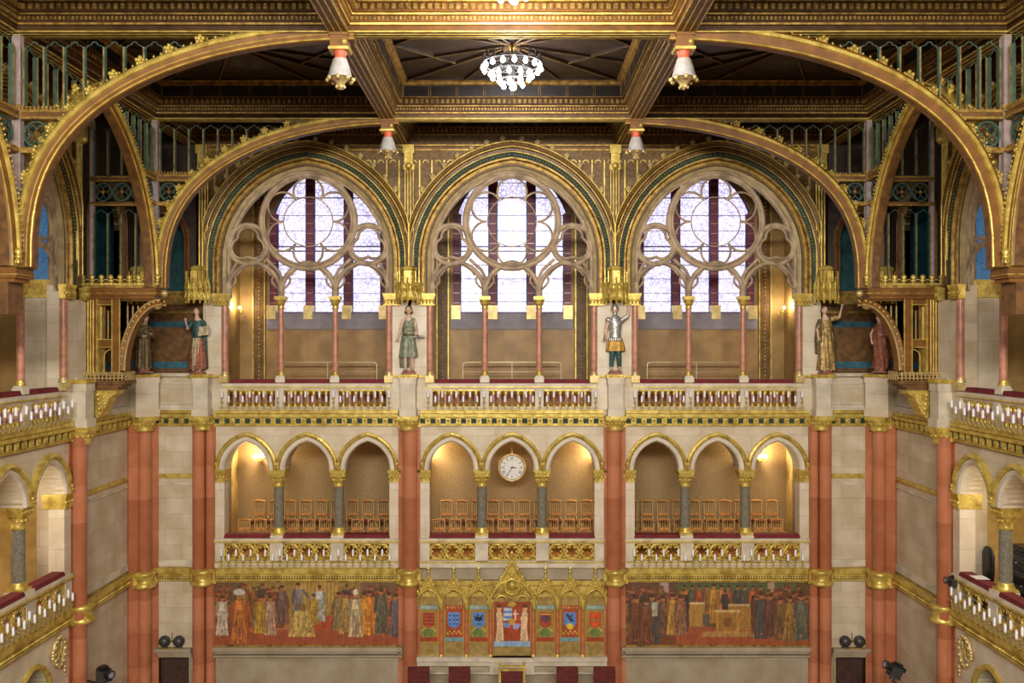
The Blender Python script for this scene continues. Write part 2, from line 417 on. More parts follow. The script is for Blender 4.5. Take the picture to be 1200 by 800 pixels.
def balustrade_up(F, nm):
    side = {'L': 'leftmost big window', 'C': 'middle big window', 'R': 'rightmost big window', 'SL': 'left side wall window', 'SR': 'right side wall window'}[nm]
    t = thing('upper_balustrade', 'stone balustrade with pink and gold balusters below the ' + side, 'balustrade', F, (0, 0, -80), 'upper gallery balustrades')
    def rail(mb):
        mb.box(-99, 99, -3, 7, 26, 31); mb.box(-98, 98, -1.5, 6, 24, 26)
        mb.box(-99, 99, -2, 7, 0, 4)
        for x in (-32, 32): mb.box(x - 5, x + 5, -2, 6, 4, 26)
        for x in (-97.5, 97.5): mb.box(x - 4.5, x + 4.5, -2, 6, 4, 26)
    put('stone_rail', 'bu_rail', rail, CARV, t)
    def gl(mb):
        mb.box(-99, 99, -3.4, -2.9, 26.2, 27.6)
        for x in (-64, 0, 64):
            mb.box(x - 26.5, x + 26.5, -.5, 4.5, 22, 24)
            for k in range(8):
                ring(mb, x - 25.4 + k * 7.26, 21, 3.2, .6, 0, 0, pi, 6, 4)
    put('gilded_arcade_strip', 'bu_gl', gl, GOLD, t)
    def bal(mb):
        mb.m = 1; mb.lathe([(2.6, 4), (2.6, 5.5), (1.6, 7), (2.3, 8)], n=8); mb.m = 0
        mb.lathe([(2.2, 8), (1.9, 18)], n=8)
        mb.m = 1; mb.lathe([(1.9, 18), (2.5, 19), (1.8, 19.6), (2.8, 22)], n=8)
    for x in (-64, 0, 64):
        for k in range(7):
            put('baluster', 'bu_bal', bal, [LILM, GOLD], t, (x - 21.8 + k * 7.26, 2, 0))
    for i, x in enumerate((-64, 0, 64)):
        if nm in 'LCR': pos = ('left', 'middle', 'right')[i]
        elif nm == 'SL': pos = ('nearest', 'middle', 'farthest')[i]
        else: pos = ('farthest', 'middle', 'nearest')[i]
        o = solo('rail_cushion', 'bu_cush', lambda mb: (mb.box(-26.5, 26.5, -1, 8, 0, 3), mb.box(-26, 26, -.4, 7.4, 3, 4.6)), BURG,
             'dark red rail cushion, the %s of three below the %s' % (pos, side), 'cushion', F, (x, 2, -49), 'red cushions on the upper balustrade')

def candle_mesh_stem(mb):
    mb.tube([(0, 0, 0), (0, -3, 1.5), (0, -4, 5), (0, -4, 9)], .45, 5)
    mb.lathe([(1.7, 9), (1.4, 9.8), (.5, 10)], 0, -4, 8)
    ring(mb, 1.6, 2.5, 1.6, .35, -2, n=8, ns=4); ring(mb, -1.6, 2.5, 1.6, .35, -2, n=8, ns=4)
def candles(F, nm, lower):
    where = {'L': 'leftmost bay', 'C': 'middle bay', 'R': 'rightmost bay', 'SL': 'left side wall', 'SR': 'right side wall'}[nm]
    lvl = 'lower' if lower else 'upper'
    label = 'white candle lamp in the row along the %s balustrade of the %s' % (lvl, where)
    grp = 'candles on the %s balustrade, %s' % (lvl, where)
    n = 25 if not lower else 24
    sp = 8.1 if not lower else 8.5
    z0 = -80 if not lower else -264
    for k in range(n):
        x = (k - (n - 1) / 2) * sp
        hi = k % 2 == 0
        F2 = F
        r = solo('candle_lamp', 'cl_stem%d' % hi, (lambda mb: candle_mesh_stem(mb)) if not hi else (lambda mb: (candle_mesh_stem(mb), mb.tube([(0, -4, 9), (0, -4, 15)], .45, 5), mb.lathe([(1.6, 14.5), (1.4, 15.2), (.5, 15.6)], 0, -4, 8))), GOLD, label, 'candle lamp', F, (x, -5, z0), grp)
        put('candle', 'cl_can%d' % hi, lambda mb, h=(15.4 if hi else 9.8): mb.lathe([(1.25, h), (1.25, h + 6.6), (.5, h + 7), (.15, h + 8)], 0, -4, 8), CANDLE, r)

def arcade(F, nm):
    bay = {'L': 'leftmost bay', 'C': 'clock bay', 'R': 'rightmost bay', 'SL': 'left side wall', 'SR': 'right side wall'}[nm]
    P3 = ('left', 'middle', 'right') if nm in 'LCR' else (('near', 'middle', 'far') if nm == 'SL' else ('far', 'middle', 'near'))
    for i, x in enumerate(AX):
        t = thing('arcade_arch', 'white and gold pointed arch, %s one of three over the lower gallery, %s' % (P3[i], bay), 'arch', F, (x, 0, -150), 'lower gallery arches')
        put('stone_archivolt', 'aa_st', lambda mb: (bandarch(mb, [(33.9, 20, 0), (33.9, -1, 0), (35.5, -3, 0), (39.5, -3, 0), (40.2, 0, 0)], AC, 0, 0, 35.4, 10),), CARV, t)
        def g(mb):
            bandarch(mb, [(40, 0, 0), (40, -4.5, 0), (42, -5.6, 0), (44.6, -4.5, 0), (44.8, 0, 0)], AC, 0, 7, 35.4, 10)
            for s in (-1, 1):
                for k in range(15):
                    a = .35 + k * (acos(AC / 42) - .35) / 14.5; mb.octa((s * (-AC + 42 * cos(a)), -5.6, 42 * sin(a)), 1.3, 1.2)
        put('gilded_hood', 'aa_go', g, GOLD, t)
        for s in (-1, 1): put('leaf_boss', 'aa_boss', lambda mb: (mb.ball((0, -4.5, 7), 2.6, 6), mb.octa((0, -5, 3.6), 2.4)), GOLD, t, (s * 34.2, 0, 0))
    for s in (-1, 1):
        sd = ('left', 'right')[s > 0] if nm in 'LCR' else (('far', 'near')[(s > 0) != (nm == 'SL')])
        t = thing('granite_column', 'short grey granite column with gilded capital, %s one of two in the %s' % (sd, bay), 'column', F, (s * 35.5, 9, -228), 'grey granite columns')
        put('pedestal', 'gc_ped', lambda mb: mb.box(-7.5, 7.5, -11, 9, -36, 1), CARV, t)
        put('base', 'gc_base', lambda mb: (mb.box(-7.8, 7.8, -8, 8, 1, 3), mb.lathe([(7.8, 3), (8, 5), (6.6, 6), (7, 7.5), (6, 9)], n=16)), GOLD, t)
        put('shaft', 'gc_sh', lambda mb: mb.lathe([(6, 9), (5.7, 57)], n=18), GRAN, t)
        put('capital', 'gc_cap', lambda mb: (mb.lathe([(6, 57), (6.8, 58), (5.8, 60), (6.5, 64), (8.6, 69), (9, 70)], n=16), capital_block(mb, -10, 10, -9.5, 9, 69.5, 78), [mb.ball((6.6 * cos(a), 6.6 * sin(a), 65), 1.9, 6) for a in [-pi / 2 + .62 * j for j in range(-2, 3)]]), GOLD, t)
    for s in (-1, 1):
        sd = ('left', 'right')[s > 0] if nm in 'LCR' else (('far', 'near')[(s > 0) != (nm == 'SL')])
        t = thing('wall_pilaster', 'flat white pilaster with gilded capital at the %s end of the %s arcade' % (sd, bay), 'pilaster', F, (s * 103, 0, -264), 'arcade end pilasters')
        put('shaft', 'wp_sh', lambda mb: mb.box(-6.5, 6.5, -1.5, 14, 0, 100), STONEP, t)
        put('capital', 'wp_cap', lambda mb: capital_block(mb, -8, 8, -4, 20, 99.5, 114), GOLD, t)

def balustrade_low(F, nm):
    bay = {'L': 'leftmost bay', 'C': 'clock bay', 'R': 'rightmost bay', 'SL': 'left side wall', 'SR': 'right side wall'}[nm]
    t = thing('lower_balustrade', 'gilded pierced balustrade of the lower gallery in the ' + bay, 'balustrade', F, (0, 0, -264), 'lower gallery balustrades')
    def rail(mb):
        mb.box(-108, 108, -5, 6, 29, 34); mb.box(-108, 108, -4, 6, 0, 7); mb.box(-108, 108, -2, 6, 7, 8.5)
        for x in (-102.5, 102.5): mb.box(x - 6, x + 6, -3, 6, 8, 29)
        for x in (-35.5, 35.5): mb.box(x - 7.5, x + 7.5, -3, 6, 8, 29)
    put('stone_rail', 'bl_rail', rail, CARV, t)
    put('gilded_edge', 'bl_edge', lambda mb: (mb.box(-108, 108, -5.6, -4.9, 29.5, 31.5), mb.box(-108, 108, -4.6, -3.9, 5.4, 7.2)), GOLD, t)
    for x in (-70, 0, 70):
        def pan(mb):
            mb.box(-27, 27, -1, 3, 27, 29); mb.box(-27, 27, -1, 3, 8, 10)
            for k in range(3):
                cx = -18 + 18 * k
                ring(mb, cx, 18.5, 8.4, 1.3, 0, n=20, ns=6)
                foils(mb, cx, 18.5, 7.4, 6, .8, 0, pi / 2, 6)
            for k in range(4):
                cx = -27 + 18 * k
                for z in (12, 25): mb.ball((cx, 0, z), 1.9, 6)
        put('pierced_panel', 'bl_pan', pan, GOLD, t, (x, -1, 0))
    for i, x in enumerate((-70, 0, 70)):
        P3 = ('left', 'middle', 'right') if nm in 'LCR' else (('near', 'middle', 'far') if nm == 'SL' else ('far', 'middle', 'near'))
        solo('rail_cushion', 'bl_cush', lambda mb: (mb.box(-27, 27, -4, 9, 0, 2.5), mb.box(-26.5, 26.5, -3.4, 8.4, 2.5, 4)), BURG,
             'dark red cushion on the gilded rail of the %s, under its %s arch' % (bay, P3[i]), 'cushion', F, (x, 2, -229.8), 'red cushions on the lower balustrade')

def gallery_low(F, nm):
    y1 = 122
    n = {'L': 'wall_back', 'C': 'wall_back', 'R': 'wall_back', 'SL': 'wall_left', 'SR': 'wall_right'}[nm]
    struct(n, 'gl_back', lambda mb: mb.box(-122, 122, y1, y1 + 4, -258, -88), BROC if nm in 'LCR' else YWALL, F) if nm in 'LCR' else struct(n, 'gl_back_s', lambda mb: mb.box(-122, 122, y1, y1 + 4, -258, -88), YWALL, F)
    def div(mb):
        for s in (-1, 1):
            a, b = sorted((s * 119.6, s * 121.9)); mb.box(a, b, 26, y1, -258, -88)
    struct(n, 'gl_div', div, YWALL, F)
    struct('floor', 'gl_floor', lambda mb: (mb.box(-121, 121, 6, y1, -262, -257), mb.box(-119.5, 119.5, 76, y1, -257, -249)), CHAIRW, F)
    struct('ceiling', 'gl_ceil', lambda mb: mb.box(-121, 121, 26, y1, -92, -88), YWALL, F)

def gallery_up(F, nm, wi):
    y1 = 122
    n = {'L': 'wall_back', 'C': 'wall_back', 'R': 'wall_back', 'SL': 'wall_left', 'SR': 'wall_right'}[nm]
    hole = arcpath(94, 17, 140, 37, 77, 12)[::-1]
    key = 'gu_back'
    plate(key, [[(-122, -80), (122, -80), (122, 262), (-122, 262)], hole], y1, y1 + 8, GWALL)
    struct(n, key, None, None, F)
    def div(mb):
        for s in (-1, 1):
            a, b = sorted((s * 117, s * 121.8)); mb.box(a, b, 16, y1, -80, 262)
    struct(n, 'gu_div', div, GWALL, F)
    struct('floor', 'gu_floor', lambda mb: mb.box(-121, 121, 7, y1, -84, -79), CHAIRW, F)
    struct('ceiling', 'gu_ceil', lambda mb: mb.box(-117, 117, 16, y1, 255, 260), GWALL, F)
    # panelling below the window
    def pn(mb):
        mb.box(-81, 81, y1 - 6, y1, -79, 17)
        for x in (-53, 0, 53): mb.box(x - 25, x + 25, y1 - 7, y1 - 6, -70, 12)
    struct('trim_1', 'gu_pan', pn, PANEL, F)
    # leaded window
    w = bpy.data.objects.new('window_%d' % wi, getmesh('gw_frame', lambda mb: (mb.tube([(x, 0, z) for x, z in arcpath(94, 17, 140, 37, 77, 12)], 2.2, 6), mb.tube([(-77, 0, 37), (77, 0, 37)], 2.2, 6)), [VIOL])); C.objects.link(w)
    w.location = fw(F, 0, y1 + 3, 0); w.rotation_euler = (0, 0, F[2]); w['kind'] = 'structure'
    pl = plate('gw_glass', [arcpath(94, 17, 140, 37, 77, 12)], 1, 3, GLASS)
    if nm in 'LCR':
        put('pane', 'gw_glass', None, None, w)
    else:
        me = pl.copy(); me.materials.clear(); me.materials.append(GLASSB); CACHE['gw_glass_b'] = me
        put('pane', 'gw_glass_b', None, None, w)
    def mul(mb):
        for x in (-73, -25, 25, 73):
            top = 140 + sqrt(max(0, 94 ** 2 - (abs(x) + 17) ** 2)) if abs(x) < 77 else 140
            mb.m = 0; mb.box(x - 4.4, x + 4.4, -4, 0, 37, top)
            mb.m = 1; mb.box(x - 6.4, x - 4.4, -1.5, 0, 37, top); mb.box(x + 4.4, x + 6.4, -1.5, 0, 37, top)
            mb.m = 2; z = 50
            while z < top: mb.box(x - 4.4, x + 4.4, -4.3, -4, z, z + 1); z += 13
    put('mullion', 'gw_mul', mul, [MULL, VIOL, PINK], w)
    def bars(mb):
        for z, h in ((52, .7), (63, .5), (82, .5), (100, .7), (118, 1.6), (124, 1.6), (145, .6), (165, .7), (188, 1.3), (208, .6)):
            hw = 77 if z < 140 else -17 + sqrt(94 ** 2 - (z - 140) ** 2)
            mb.box(-hw, hw, -1, .5, z, z + h)
    put('glazing_bar', 'gw_bar', bars, VIOL, w)
    put('window_sill', 'gw_sill', lambda mb: mb.box(-80, 80, -12, 0, 16, 37), GREY, w)
    put('mullion_foot', 'gw_foot', lambda mb: [mb.box(x - 6, x + 6, -15, -4, 29, 47) for x in (-73, -25, 25, 73)], GOLDB, w)
    # gold frame strips beside the window
    def fr(mb):
        for s in (-1, 1):
            a, b = sorted((s * 82, s * 99)); mb.m = 0; mb.box(a, b, y1 - 5, y1, -66, 250)
            for x in (a + 1, b - 1): mb.m = 1; mb.box(x - .9, x + .9, y1 - 6.5, y1 - 5, -66, 250)
            z = -64
            while z < 248: mb.octa(((a + b) / 2, y1 - 5.5, z), 1.6, 1); z += 5
    struct('trim_2', 'gu_fr', fr, [BRWN2, GOLD], F)
    # pipe railing on the seating step
    lab = {'L': 'leftmost', 'C': 'middle', 'R': 'rightmost', 'SL': 'left side wall', 'SR': 'right side wall'}[nm]
    def pipe(mb):
        pts = [(-62, 0, 0), (-62, 0, 36), (-61, 0, 39), (-58, 0, 40), (58, 0, 40), (61, 0, 39), (62, 0, 36), (62, 0, 0)]
        mb.tube(pts, .9, 6)
        for x in (0,): mb.tube([(x, 0, 0), (x, 0, 40)], .8, 6)
        mb.tube([(-62, 0, 28), (62, 0, 28)], .4, 5)
    dx = {'L': 8, 'R': -8}.get(nm, 0)
    solo('pipe_railing', 'gu_pipe', pipe, PIPE, 'pale gold pipe railing with rounded corners behind the %s window opening' % lab, 'railing', F, (dx, 75, -66), 'pipe railings of the upper gallery')
    struct('floor', 'gu_step', lambda mb: mb.box(-117, 117, 70, y1 - 6, -79, -66), CHAIRW, F)

def spandrel_lines(F, nm):
    t = thing('spandrel_tracery', {'L': 'gilded blind lancets on brown panelling above the leftmost window arch', 'C': 'gilded blind lancets on brown panelling above the middle window arch',
       'R': 'gilded blind lancets on brown panelling above the rightmost window arch', 'SL': 'dim gilded blind lancets above the left side wall window', 'SR': 'dim gilded blind lancets above the right side wall window'}[nm], 'tracery', F, (0, 0, 222), 'blind lancets above the windows')
    def zarc(x):
        x = abs(x); return WZ0 + sqrt(max(0, 141 ** 2 - (x + WC) ** 2))
    xs = [7.2 + 14.4 * k for k in range(8)]
    for s in (-1, 1):
        for k, x in enumerate(xs):
            zb = zarc(x) - 4
            if zb > 216: continue
            def li(mb, x=x, s=s, zb=zb):
                mb.box(s * x - .8, s * x + .8, -2.6, 0, zb - 222, -10); mb.box(s * (x + 7.2) - 3.6, s * (x + 7.2) + 3.6, -.5, 0, max(zb, zarc(x + 12) + 2) - 222, -18) if False else None
                a = [(s * x + (14.4 * (j / 8)) * -1 * s * -1, -1.4, -10 + 9 * sin(pi * (j / 8))) for j in range(9)] if False else []
                p = arcpath(10.4, 3.2, -10, -10, None, 5)
                mb.tube([(s * (x + 7.2) + a, -1.2, z) for a, z in p], .95, 4)
                ring(mb, s * (x + 7.2), -13, 3.4, .6, -.8, 0, pi, 6, 4)
            if x < 112: put('lancet', 'sl%d_%d' % (s, k), li, GOLD, t)
    put('cornice_bead', 'sl_top', lambda mb: (mb.box(-119, 119, -2.5, 0, 1, 3), mb.box(-119, 119, -4, 0, 6, 8)), GOLDP, t)

def pier(F, x, label, labelp, foot=-450, base=False, upper=True, n=1):
    """marble shaft below, stone pedestal and gilded pilaster above"""
    t = thing('marble_pier', label, 'pier', F, (x, 0, -450), 'red marble piers')
    z0 = 35 if base else 0
    if base:
        sg = -1 if x > 0 else 1
        put('round_shaft', 'pi_sh1', lambda mb: mb.lathe([(8.2, z0), (8.2, 355)], 0, -7, 20), RED, t, (sg * 1.5, 0, 0))
        put('flat_pilaster', 'pi_fl1', lambda mb: (mb.box(-12.6, -9.4, -4, 1, z0, 355), mb.box(9.4, 12.6, -4, 1, z0, 355), mb.box(-9.4, 9.4, -2, 1, z0, 355)), RED, t)
    else:
        sg = (-1 if x < 0 else 1)
        if F[2]: sg = -sg
        put('round_shaft', 'pi_sh0', lambda mb: mb.lathe([(7, z0), (7, 355)], 0, -7, 18), RED, t, (sg * 4.6, 0, 0))
        put('side_shaft', 'pi_sh2', lambda mb: mb.lathe([(5.4, z0), (5.4, 355)], 0, -3, 16), RED, t, (-sg * 7.6, 0, 0))
        put('flat_pilaster', 'pi_fl0', lambda mb: (mb.box(-13, 13, -1, 1, z0, 355)), RED, t)
    def cap(mb):
        mb.lathe([(9, 347), (10, 348), (9, 350), (10.5, 354), (13, 359), (13, 361)], 0, -7, 16)
        mb.box(-13, 13, -5, 1, 350, 362); mb.box(-12, 12, -19, 1, 359, 364)
        for a in range(-3, 4): mb.ball((10.5 * sin(a * .5), -7 - 10.5 * cos(a * .5), 355), 1.8, 6)
    put('capital', 'pi_cap', cap, GOLD, t)
    def rg(mb):
        mb.lathe([(9, 166), (12.5, 168), (12.8, 171), (9.8, 173), (9.8, 178), (11, 180), (13, 182), (13, 185), (9, 186)], 0, -7, 18)
        mb.box(-15, 15, -7, 1, 168, 171); mb.box(-13.5, 13.5, -6, 1, 171, 181); mb.box(-15, 15, -7, 1, 181, 185)
    put('gilded_ring', 'pi_rg', rg, GOLD, t)
    if base:
        put('base', 'pi_base', lambda mb: (mb.box(-14, 14, -18, 1, 0, 14), mb.lathe([(12, 14), (12, 20), (9.6, 23), (10.6, 26), (9.2, 28), (9.5, 35)], 0, -7, 16), mb.box(-14, -8, -8, 1, 14, 37), mb.box(8, 14, -8, 1, 14, 37)), CARV, t)
    put('pedestal', 'pi_ped', lambda mb: (mb.box(-9.5, 9.5, -17, 1, 364, 372), mb.box(-8.5, 8.5, -15, 1, 372, 408), mb.box(-9.5, 9.5, -16, 1, 400, 408)), CARV, t)
    put('gilded_ledge', 'pi_led', lambda mb: (mb.box(-20, 20, -4, 1, 408, 410.5), mb.box(-10.5, 10.5, -17, 1, 408, 412), [mb.octa((-8 + 2.3 * k, -17, 409.5), 1) for k in range(8)]), GOLD, t)
    if not upper: return
    outer = not base and not F[2]; inn = 1 if x < 0 else -1
    if outer: put('stone_niche', 'pi_nic%d' % inn, lambda mb: mb.box(*((2, 20) if inn > 0 else (-20, -2)), -1.5, 1, 410, 492), STONEP, t)
    else: put('stone_niche', 'pi_nic', lambda mb: mb.box(-20, 20, -1.5, 1, 370, 492), STONEP, t)
    for s in ((inn,) if outer else (-1, 1)):
        c = thing('wall_shaft', '', 'column', F, (x + s * 24, -1, -42))
        del c['label']; del c['category']
        c.name = 'pink_shaft'; c.parent = t; c.location = (s * 24 * U, -1 * U, 408 * U); c.rotation_euler = (0, 0, 0)
        put('shaft', 'ws_sh', lambda mb: mb.lathe([(3.6, 6), (3.6, 84)], n=12), PINK, c)
        put('base', 'ws_ba', lambda mb: (mb.box(-5, 5, -5, 2, -6, 2), mb.lathe([(4.8, 2), (4.8, 4), (3.8, 5), (4, 6.4)], n=12)), GOLDB, c)
        put('capital', 'ws_ca', lambda mb: capital_block(mb, -14 if s > 0 else -6.5, 6.5 if s > 0 else 14, -6, 2, 84, 98), GOLD, c) if False else put('capital', 'ws_ca%d' % s, lambda mb, s=s: capital_block(mb, *( (-14, 6.5) if s > 0 else (-6.5, 14)), -6, 2, 84, 98), GOLD, c)
    p = thing('gilded_pilaster', labelp, 'pilaster', F, (x, -4, 50), 'fluted gilded pilasters')
    def fl(mb):
        mb.m = 1; mb.box(-6, 6, 0, 6, 30, 152); mb.m = 0
        for k in range(4): mb.tube([(-4.8 + 3.2 * k, -.6, 32), (-4.8 + 3.2 * k, -.6, 150)], 1.0, 6)
    put('fluted_shaft', 'gp_fl', fl, [GOLD, BRWN2], p)
    put('console', 'gp_con', lambda mb: (mb.box(-6.5, 6.5, -4, 6, 150, 156), mb.box(-5, 5, -7, 6, 156, 168), mb.ball((0, -5, 154), 4.5, 8), mb.box(-6.5, 6.5, -9, 6, 168, 178)), GOLD, p)

def canopy(F, x, label, y=-14):
    t = thing('statue_canopy', label, 'canopy', F, (x, y, 48), 'gilded statue canopies')
    def crown(mb):
        mb.lathe([(13, 0), (14, 1.5), (12.5, 3), (11, 12), (11, 16), (13, 17), (12, 19)], 0, 4, 6)
        mb.lathe([(8.5, 19), (8.5, 34), (10, 35), (9, 38), (5, 40)], 0, 5, 6)
        for k in range(6):
            a = 2 * pi * k / 6 + pi / 6
            cx, cy = 12.5 * cos(a), 4 + 12.5 * sin(a)
    put('turret', 'cn_t', crown, GOLD, t)
    def pin(mb):
        for k in range(7):
            a = pi + pi * k / 6
            cx, cy = 13 * cos(a), 4 + 12 * sin(a)
            mb.lathe([(.8, -3), (2.1, 0), (2.0, 12), (2.8, 13), (.3, 24)], cx, cy, 4)
            mb.ball((cx, cy, 25), 1.2, 6); mb.ball((cx, cy, -3), 1.5, 6)
        for k in range(6):
            a = pi + pi * (k + .5) / 6
            cx, cy = 13 * cos(a), 4 + 12 * sin(a)
            mb.tube([(cx - 3 * abs(sin(a)), cy, 2), (cx, cy - .5, 11), (cx + 3 * abs(sin(a)), cy, 2)], 1.3, 5); mb.ball((cx, cy - .5, 12), 1.5, 6); mb.ball((cx, cy, 3), 1.1, 6)
            mb.box(cx - .5, cx + .5, cy - .5, cy + 3, 20, 33)
    put('pinnacles', 'cn_p', pin, GOLD, t)

# ------------------------------------------------------------------ cornices (trim of the room)
def cornice_up(F, x0, x1, key):
    def g(mb):
        mb.m = 0; mb.box(x0, x1, -6, 1, -84, -80); mb.box(x0, x1, -7.5, 1, -88, -84.5)
        mb.box(x0, x1, -3, 1, -98, -88); mb.box(x0, x1, -4, 1, -98.5, -96.5)
        n = max(1, int((x1 - x0) / 11.3)); st = (x1 - x0) / n
        for k in range(n):
            a = x0 + k * st
            mb.m = 0; mb.box(a + st * .5, a + st, -5.5, 1, -96, -89); mb.octa((a + st * .75, -5.6, -92.5), 2.2, 1)
            mb.m = 1; mb.box(a, a + st * .5, -3.6, 1, -95.6, -90)
        mb.m = 2; mb.box(x0, x1, -4.5, 1, -80, -78)
    struct('trim_3', key, g, [GOLD, GREEN, CARV], F)
def cornice_low(F, x0, x1, key):
    def g(mb):
        mb.box(x0, x1, -7, 1, -270, -264); mb.box(x0, x1, -4, 1, -274, -270); mb.box(x0, x1, -5, 1, -279, -277)
        x = x0 + 1
        while x < x1 - 1:
            mb.ball((x, -4.4, -275.4), 1.5, 6); x += 3.1
    struct('trim_4', key, g, [GOLD], F)
def moulding_mid(F, x0, x1, key):
    struct('trim_5', key, lambda mb: (mb.box(x0, x1, -3, 1, -158, -154.5), mb.box(x0, x1, -1.5, 1, -160, -158)), GOLD, F)
    struct('trim_6', key + 'b', lambda mb: (mb.box(x0, x1, -1.6, 1, -167.5, -165), mb.box(x0, x1, -2.5, 1, -262, -255)), CARV, F)
# ------------------------------------------------------------------ timber trusses
Y1, Y2, Y3 = -114, -366, -618          # centre lines of the cross beams
def ribpath(kind, n=26):
    if kind == 'wide':
        return [(253 - 253 * cos(pi / 2 * k / n), 56 + 182 * sin(pi / 2 * k / n) ** .74) for k in range(n + 1)]
    R = 188.7; t1 = acos((R - 126) / R)
    return [(R - R * cos(t1 * k / n), 56 + R * sin(t1 * k / n)) for k in range(n + 1)]
def offset(pts, d):
    out = []
    for i, p in enumerate(pts):
        a = pts[max(i - 1, 0)]; b = pts[min(i + 1, len(pts) - 1)]
        tx, tz = b[0] - a[0], b[1] - a[1]; L = sqrt(tx * tx + tz * tz) + 1e-9
        out.append((p[0] + tz / L * d, p[1] - tx / L * d))
    return out
def rib_mesh(mb, kind):
    P = ribpath(kind)
    prof = [(0, 5, 0), (0, -5, 1), (2, -6.5, 1), (4.6, -6.5, 1), (5, -4.6, 1), (7.6, -4.2, 0), (8, -4.8, 1), (8.6, -4.2, 1), (11, -4.2, 0), (11.5, -5.2, 1), (12.4, -4.6, 1), (13, -3.4, 0), (13, 3.4, 2), (12.4, 4.6, 0), (11.5, 5.2, 1), (11, 4.2, 1), (5, 4.6, 0), (4.6, 6.5, 1), (2, 6.5, 1)]
    rows = [([(x, y, z) for x, z in offset(P, d)], m) for d, y, m in prof]
    for i in range(len(rows)):
        mb.m = rows[(i + 1) % len(rows)][1]; mb.strip([rows[i][0], rows[(i + 1) % len(rows)][0]])
def rib_beads(mb, kind):
    for d, st in ((3, 3.2), (-.4, 3.2)):
        Q = offset(ribpath(kind, 120), d); acc = 0
        for i in range(1, len(Q)):
            acc += sqrt((Q[i][0] - Q[i - 1][0]) ** 2 + (Q[i][1] - Q[i - 1][1]) ** 2)
            if acc > st:
                acc = 0
                for s in (-1, 1):
                    x, z = Q[i]; y = s * 6.6
                    mb.add([(x - 1, y * .93, z - .6), (x + .4, y * .93, z - 1), (x + 1, y * .93, z + .6), (x - .4, y * .93, z + 1), (x, y * 1.1, z)], [(0, 1, 4), (1, 2, 4), (2, 3, 4), (3, 0, 4)])
def zrib(kind, x):
    P = ribpath(kind, 60)
    for i in range(60):
        if P[i][0] <= x <= P[i + 1][0]:
            f = (x - P[i][0]) / (P[i + 1][0] - P[i][0] + 1e-9); return P[i][1] + f * (P[i + 1][1] - P[i][1])
    return P[-1][1]
def lancet_run(mb, x0, x1, z0f, z1, pitch, r=.9):
    n = max(1, round((x1 - x0) / pitch)); p = (x1 - x0) / n
    for k in range(n + 1):
        x = x0 + k * p; zb = z0f(x)
        if zb < z1 - 6:
            mb.m = 0; mb.box(x - r, x + r, -1.6, 1.6, zb, z1 - p * .55)
            mb.m = 1; mb.box(x - r * .4, x + r * .4, -2.1, 2.1, zb, z1 - p * .55)
    for k in range(n):
        x = x0 + (k + .5) * p; zb = z0f(x)
        if zb > z1 - 9: continue
        h = p * .5; R = h * 1.2; c = R - h
        mb.m = 0
        zs = z1 - p * .62
        q = [(x + a, 0, z) for a, z in arcpath(R, c, zs, zs, None, 8)]
        mb.tube(q, r * .6, 5); mb.m = 1; mb.tube([(a, -1.5, b) for a, _, b in q], r * .35, 4)
        mb.m = 0
        if zb < zs - 3:
            for s in (-1, 1): ring(mb, x + s * h * .45, zs - .5, h * .42, r * .5, 0, 0 if s > 0 else pi / 2, pi / 2 if s > 0 else pi, 4, 4)
            ring(mb, x, zs + h * .35, h * .35, r * .5, 0, 0, pi, 5, 4)
def quatre_run(mb, x0, x1, z0, z1, xmin=None):
    h = (z1 - z0); n = max(1, round((x1 - x0) / h)); p = (x1 - x0) / n
    for k in range(n):
        x = x0 + (k + .5) * p
        mb.m = 0; ring(mb, x, (z0 + z1) / 2, p * .47, 1, 0, n=14, ns=4); foils(mb, x, (z0 + z1) / 2, p * .42, 4, .6, 0, pi / 4, 4)
        mb.m = 1; mb.octa((x, -1, (z0 + z1) / 2), 3, 2.5); mb.ball((x, 0, (z0 + z1) / 2), 1.8, 6)
SN = {-1: 'left', 1: 'right'}
